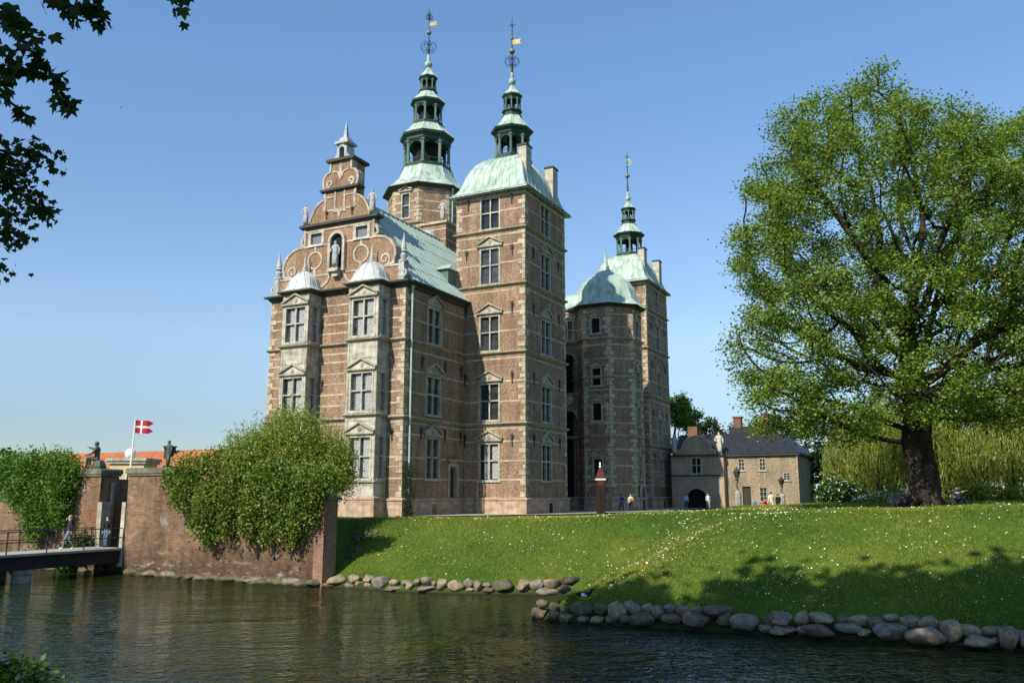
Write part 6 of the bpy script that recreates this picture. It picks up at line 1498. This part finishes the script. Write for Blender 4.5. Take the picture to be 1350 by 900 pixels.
# ================================================================== GRASS AND DAISIES
def sample_lawn(n, x0, x1, y0, y1):
    X, Y = rng.uniform(x0, x1, n), rng.uniform(y0, y1, n); Z = terr(X, Y)
    ok = (Z > .42) & inside(X, Y, POLY) & ~((X < -8.3)) & ~((X < -6.8) & (Y < 44.5) & (Z > 2)); return X[ok], Y[ok], Z[ok]
def blades(name, X, Y, Z, h, w, mats, lean=.5):
    n = len(X); q = rng.random(n) * 6.283; hh = h * rng.uniform(.5, 1.25, n); ww = w * rng.uniform(.7, 1.3, n)
    B = np.stack([X, Y, Z - .02], 1); S = np.stack([np.cos(q), np.sin(q), np.zeros(n)], 1) * ww[:, None]; T = B + np.stack([rng.normal(size=n) * lean * hh, rng.normal(size=n) * lean * hh, hh], 1)
    V = np.stack([B - S, B + S, T], 1).reshape(-1, 3); me = bpy.data.meshes.new(name); raw_mesh(me, V, np.arange(3 * n).reshape(n, 3))
    for mm in mats: me.materials.append(M[mm])
    patch = (.8 * np.sin(X * .55 + 1.1 * np.sin(Y * .31)) + .7 * np.sin(Y * .8 + X * .23) + .6 * np.sin(X * 1.7 + 2 * np.sin(Y * 1.1)) * np.sin(Y * 1.9) + .7 * np.sin(X * .21 + 2.2) * np.sin(Y * .33 + X * .1) - .45 * np.tanh((X - 9) / 5) + rng.normal(size=n) * .8)
    me.polygons.foreach_set('material_index', np.where(patch > .75, 1, np.where(patch < -.6, 2, 0)).astype(np.int32))
    o = bpy.data.objects.new(name, me); COL.objects.link(o); return o
x1_, y1_, z1_ = sample_lawn(520000, -9, 30, 24, 50); x2_, y2_, z2_ = sample_lawn(60000, -9, 40, 50, 64)
g = blades('grass', np.concatenate([x1_, x2_]), np.concatenate([y1_, y2_]), np.concatenate([z1_, z2_]), .085, .0165, ['gra_a', 'gra_b', 'gra_c']); tag(g, kind='stuff')
X, Y, Z = sample_lawn(26000, -8, 26, 26, 47)
dens = .5 + .5 * np.sin(X * .7 + 2 * np.sin(Y * .5)) * np.sin(Y * .6 + X * .25); prob = (.12 + .75 * np.clip(dens, 0, 1) ** 1.6) * np.where(X < -6, .35, 1) * np.clip((Z - .4) / .8, .1, 1) * np.where(Z > 3.6, .35, 1) * (.35 + .9 * (np.sin(X * 2.3 + 1.7 * np.sin(Y * 1.7)) * np.sin(Y * 2.1 + X) > -.1))
lap = np.mean([terr(X + 1.2 * math.cos(q), Y + 1.2 * math.sin(q)) for q in (.3, 1.87, 3.44, 5.01)], 0) - Z
prob = prob * np.where(lap < -.06, .4, 1)
k = rng.random(len(X)) < prob * .8; X, Y, Z = X[k], Y[k], Z[k]
me_o = leaf_cloud('daisies', np.stack([X, Y, Z + .085], 1), .052, ['petal', 'petal_y'], None, .8, aspect=1.0, weights=[.72, .28]); tag(me_o, kind='stuff')
# tall grass tuft on the near bank
X = -4.8 + 2.6 * rng.random(9000) ** 1.5; Y = rng.uniform(6.2, 7.5, 9000); h_ = np.clip(.75 - .16 * (X + 6.5), .12, .7)
keep = rng.random(9000) < .95; X, Y = X[keep], Y[keep]; o = blades('grass', X, Y, terr(X, Y), np.clip(.62 - .26 * (X + 4.6), .1, .7), .014, ['gra_c', 'ivy_c', 'pin_a'], .45); tag(o, kind='stuff')

bush('weeds', 'dark leafy weeds on the near bank in the bottom left corner', 'weeds', (-3.95, 6.9, terr1(-3.95, 6.9)), [(0, 0, .30, .38, .3, .30), (-.3, 0, .40, .3, .3, .30), (.38, 0, .16, .32, .25, .24), (.7, 0, .16, .28, .2, .2), (.45, .1, .30, .26, .2, .2), (.1, .1, .46, .3, .2, .22), (-.35, .1, .52, .3, .2, .22)], ['ivy_c', 'gra_c', 'ivy_b'], 4200, .065, 22)
# ================================================================== LIGHT, SKY, CAMERA
EL = R(41.0); S = np.array([-.618, -.786, 0]); S /= np.linalg.norm(S); sd_ = Vector((S[0] * math.cos(EL), S[1] * math.cos(EL), math.sin(EL)))
sl = bpy.data.lights.new('sun', 'SUN'); sl.energy = 5.0; sl.angle = R(.55); sl.color = (1.0, .925, .79)
so = bpy.data.objects.new('sun', sl); COL.objects.link(so); so.rotation_euler = sd_.to_track_quat('Z', 'Y').to_euler(); so.location = (-30, -40, 60)
w = bpy.data.worlds.new('World'); SC.world = w; w.use_nodes = True; t = w.node_tree; t.nodes.clear()
sky = t.nodes.new('ShaderNodeTexSky'); sky.sky_type = 'NISHITA'; sky.sun_disc = False; sky.sun_elevation = EL; sky.sun_rotation = math.atan2(S[0], S[1]) % (2 * math.pi)
sky.air_density = 1.0; sky.dust_density = .15; sky.ozone_density = 1.5; sky.altitude = 0
bgn = t.nodes.new('ShaderNodeBackground'); bgn.inputs[1].default_value = .118; ow_ = t.nodes.new('ShaderNodeOutputWorld')
tcw = t.nodes.new('ShaderNodeTexCoord'); sx_ = t.nodes.new('ShaderNodeSeparateXYZ'); t.links.new(tcw.outputs['Generated'], sx_.inputs[0])
tint = ramp(t, sx_.outputs['Z'], [(0, (.46, .52, .64)), (.08, (.60, .65, .73)), (.173, (.98, .99, 1.03)), (.476, (1.0, 1.24, 1.38))])
t.links.new(mix(t, 1.0, sky.outputs[0], tint, 'MULTIPLY'), bgn.inputs[0]); t.links.new(bgn.outputs[0], ow_.inputs[0])
cd = bpy.data.cameras.new('camera'); cam = bpy.data.objects.new('camera', cd); COL.objects.link(cam); SC.camera = cam
cam.location = (0, 0, CAMH); cam.rotation_euler = (math.pi / 2 + PITCH, 0, 0); cd.sensor_width = 36; cd.lens = 36 * FPX / 1350; cd.clip_end = 3000; cd.clip_start = .1
SC.view_settings.view_transform = 'Standard'; SC.view_settings.look = 'None'; SC.view_settings.exposure = .36; SC.view_settings.gamma = 1
SC.view_settings.use_curve_mapping = False
SC.cycles.max_bounces = 6; SC.cycles.transparent_max_bounces = 4; SC.cycles.use_denoising = True
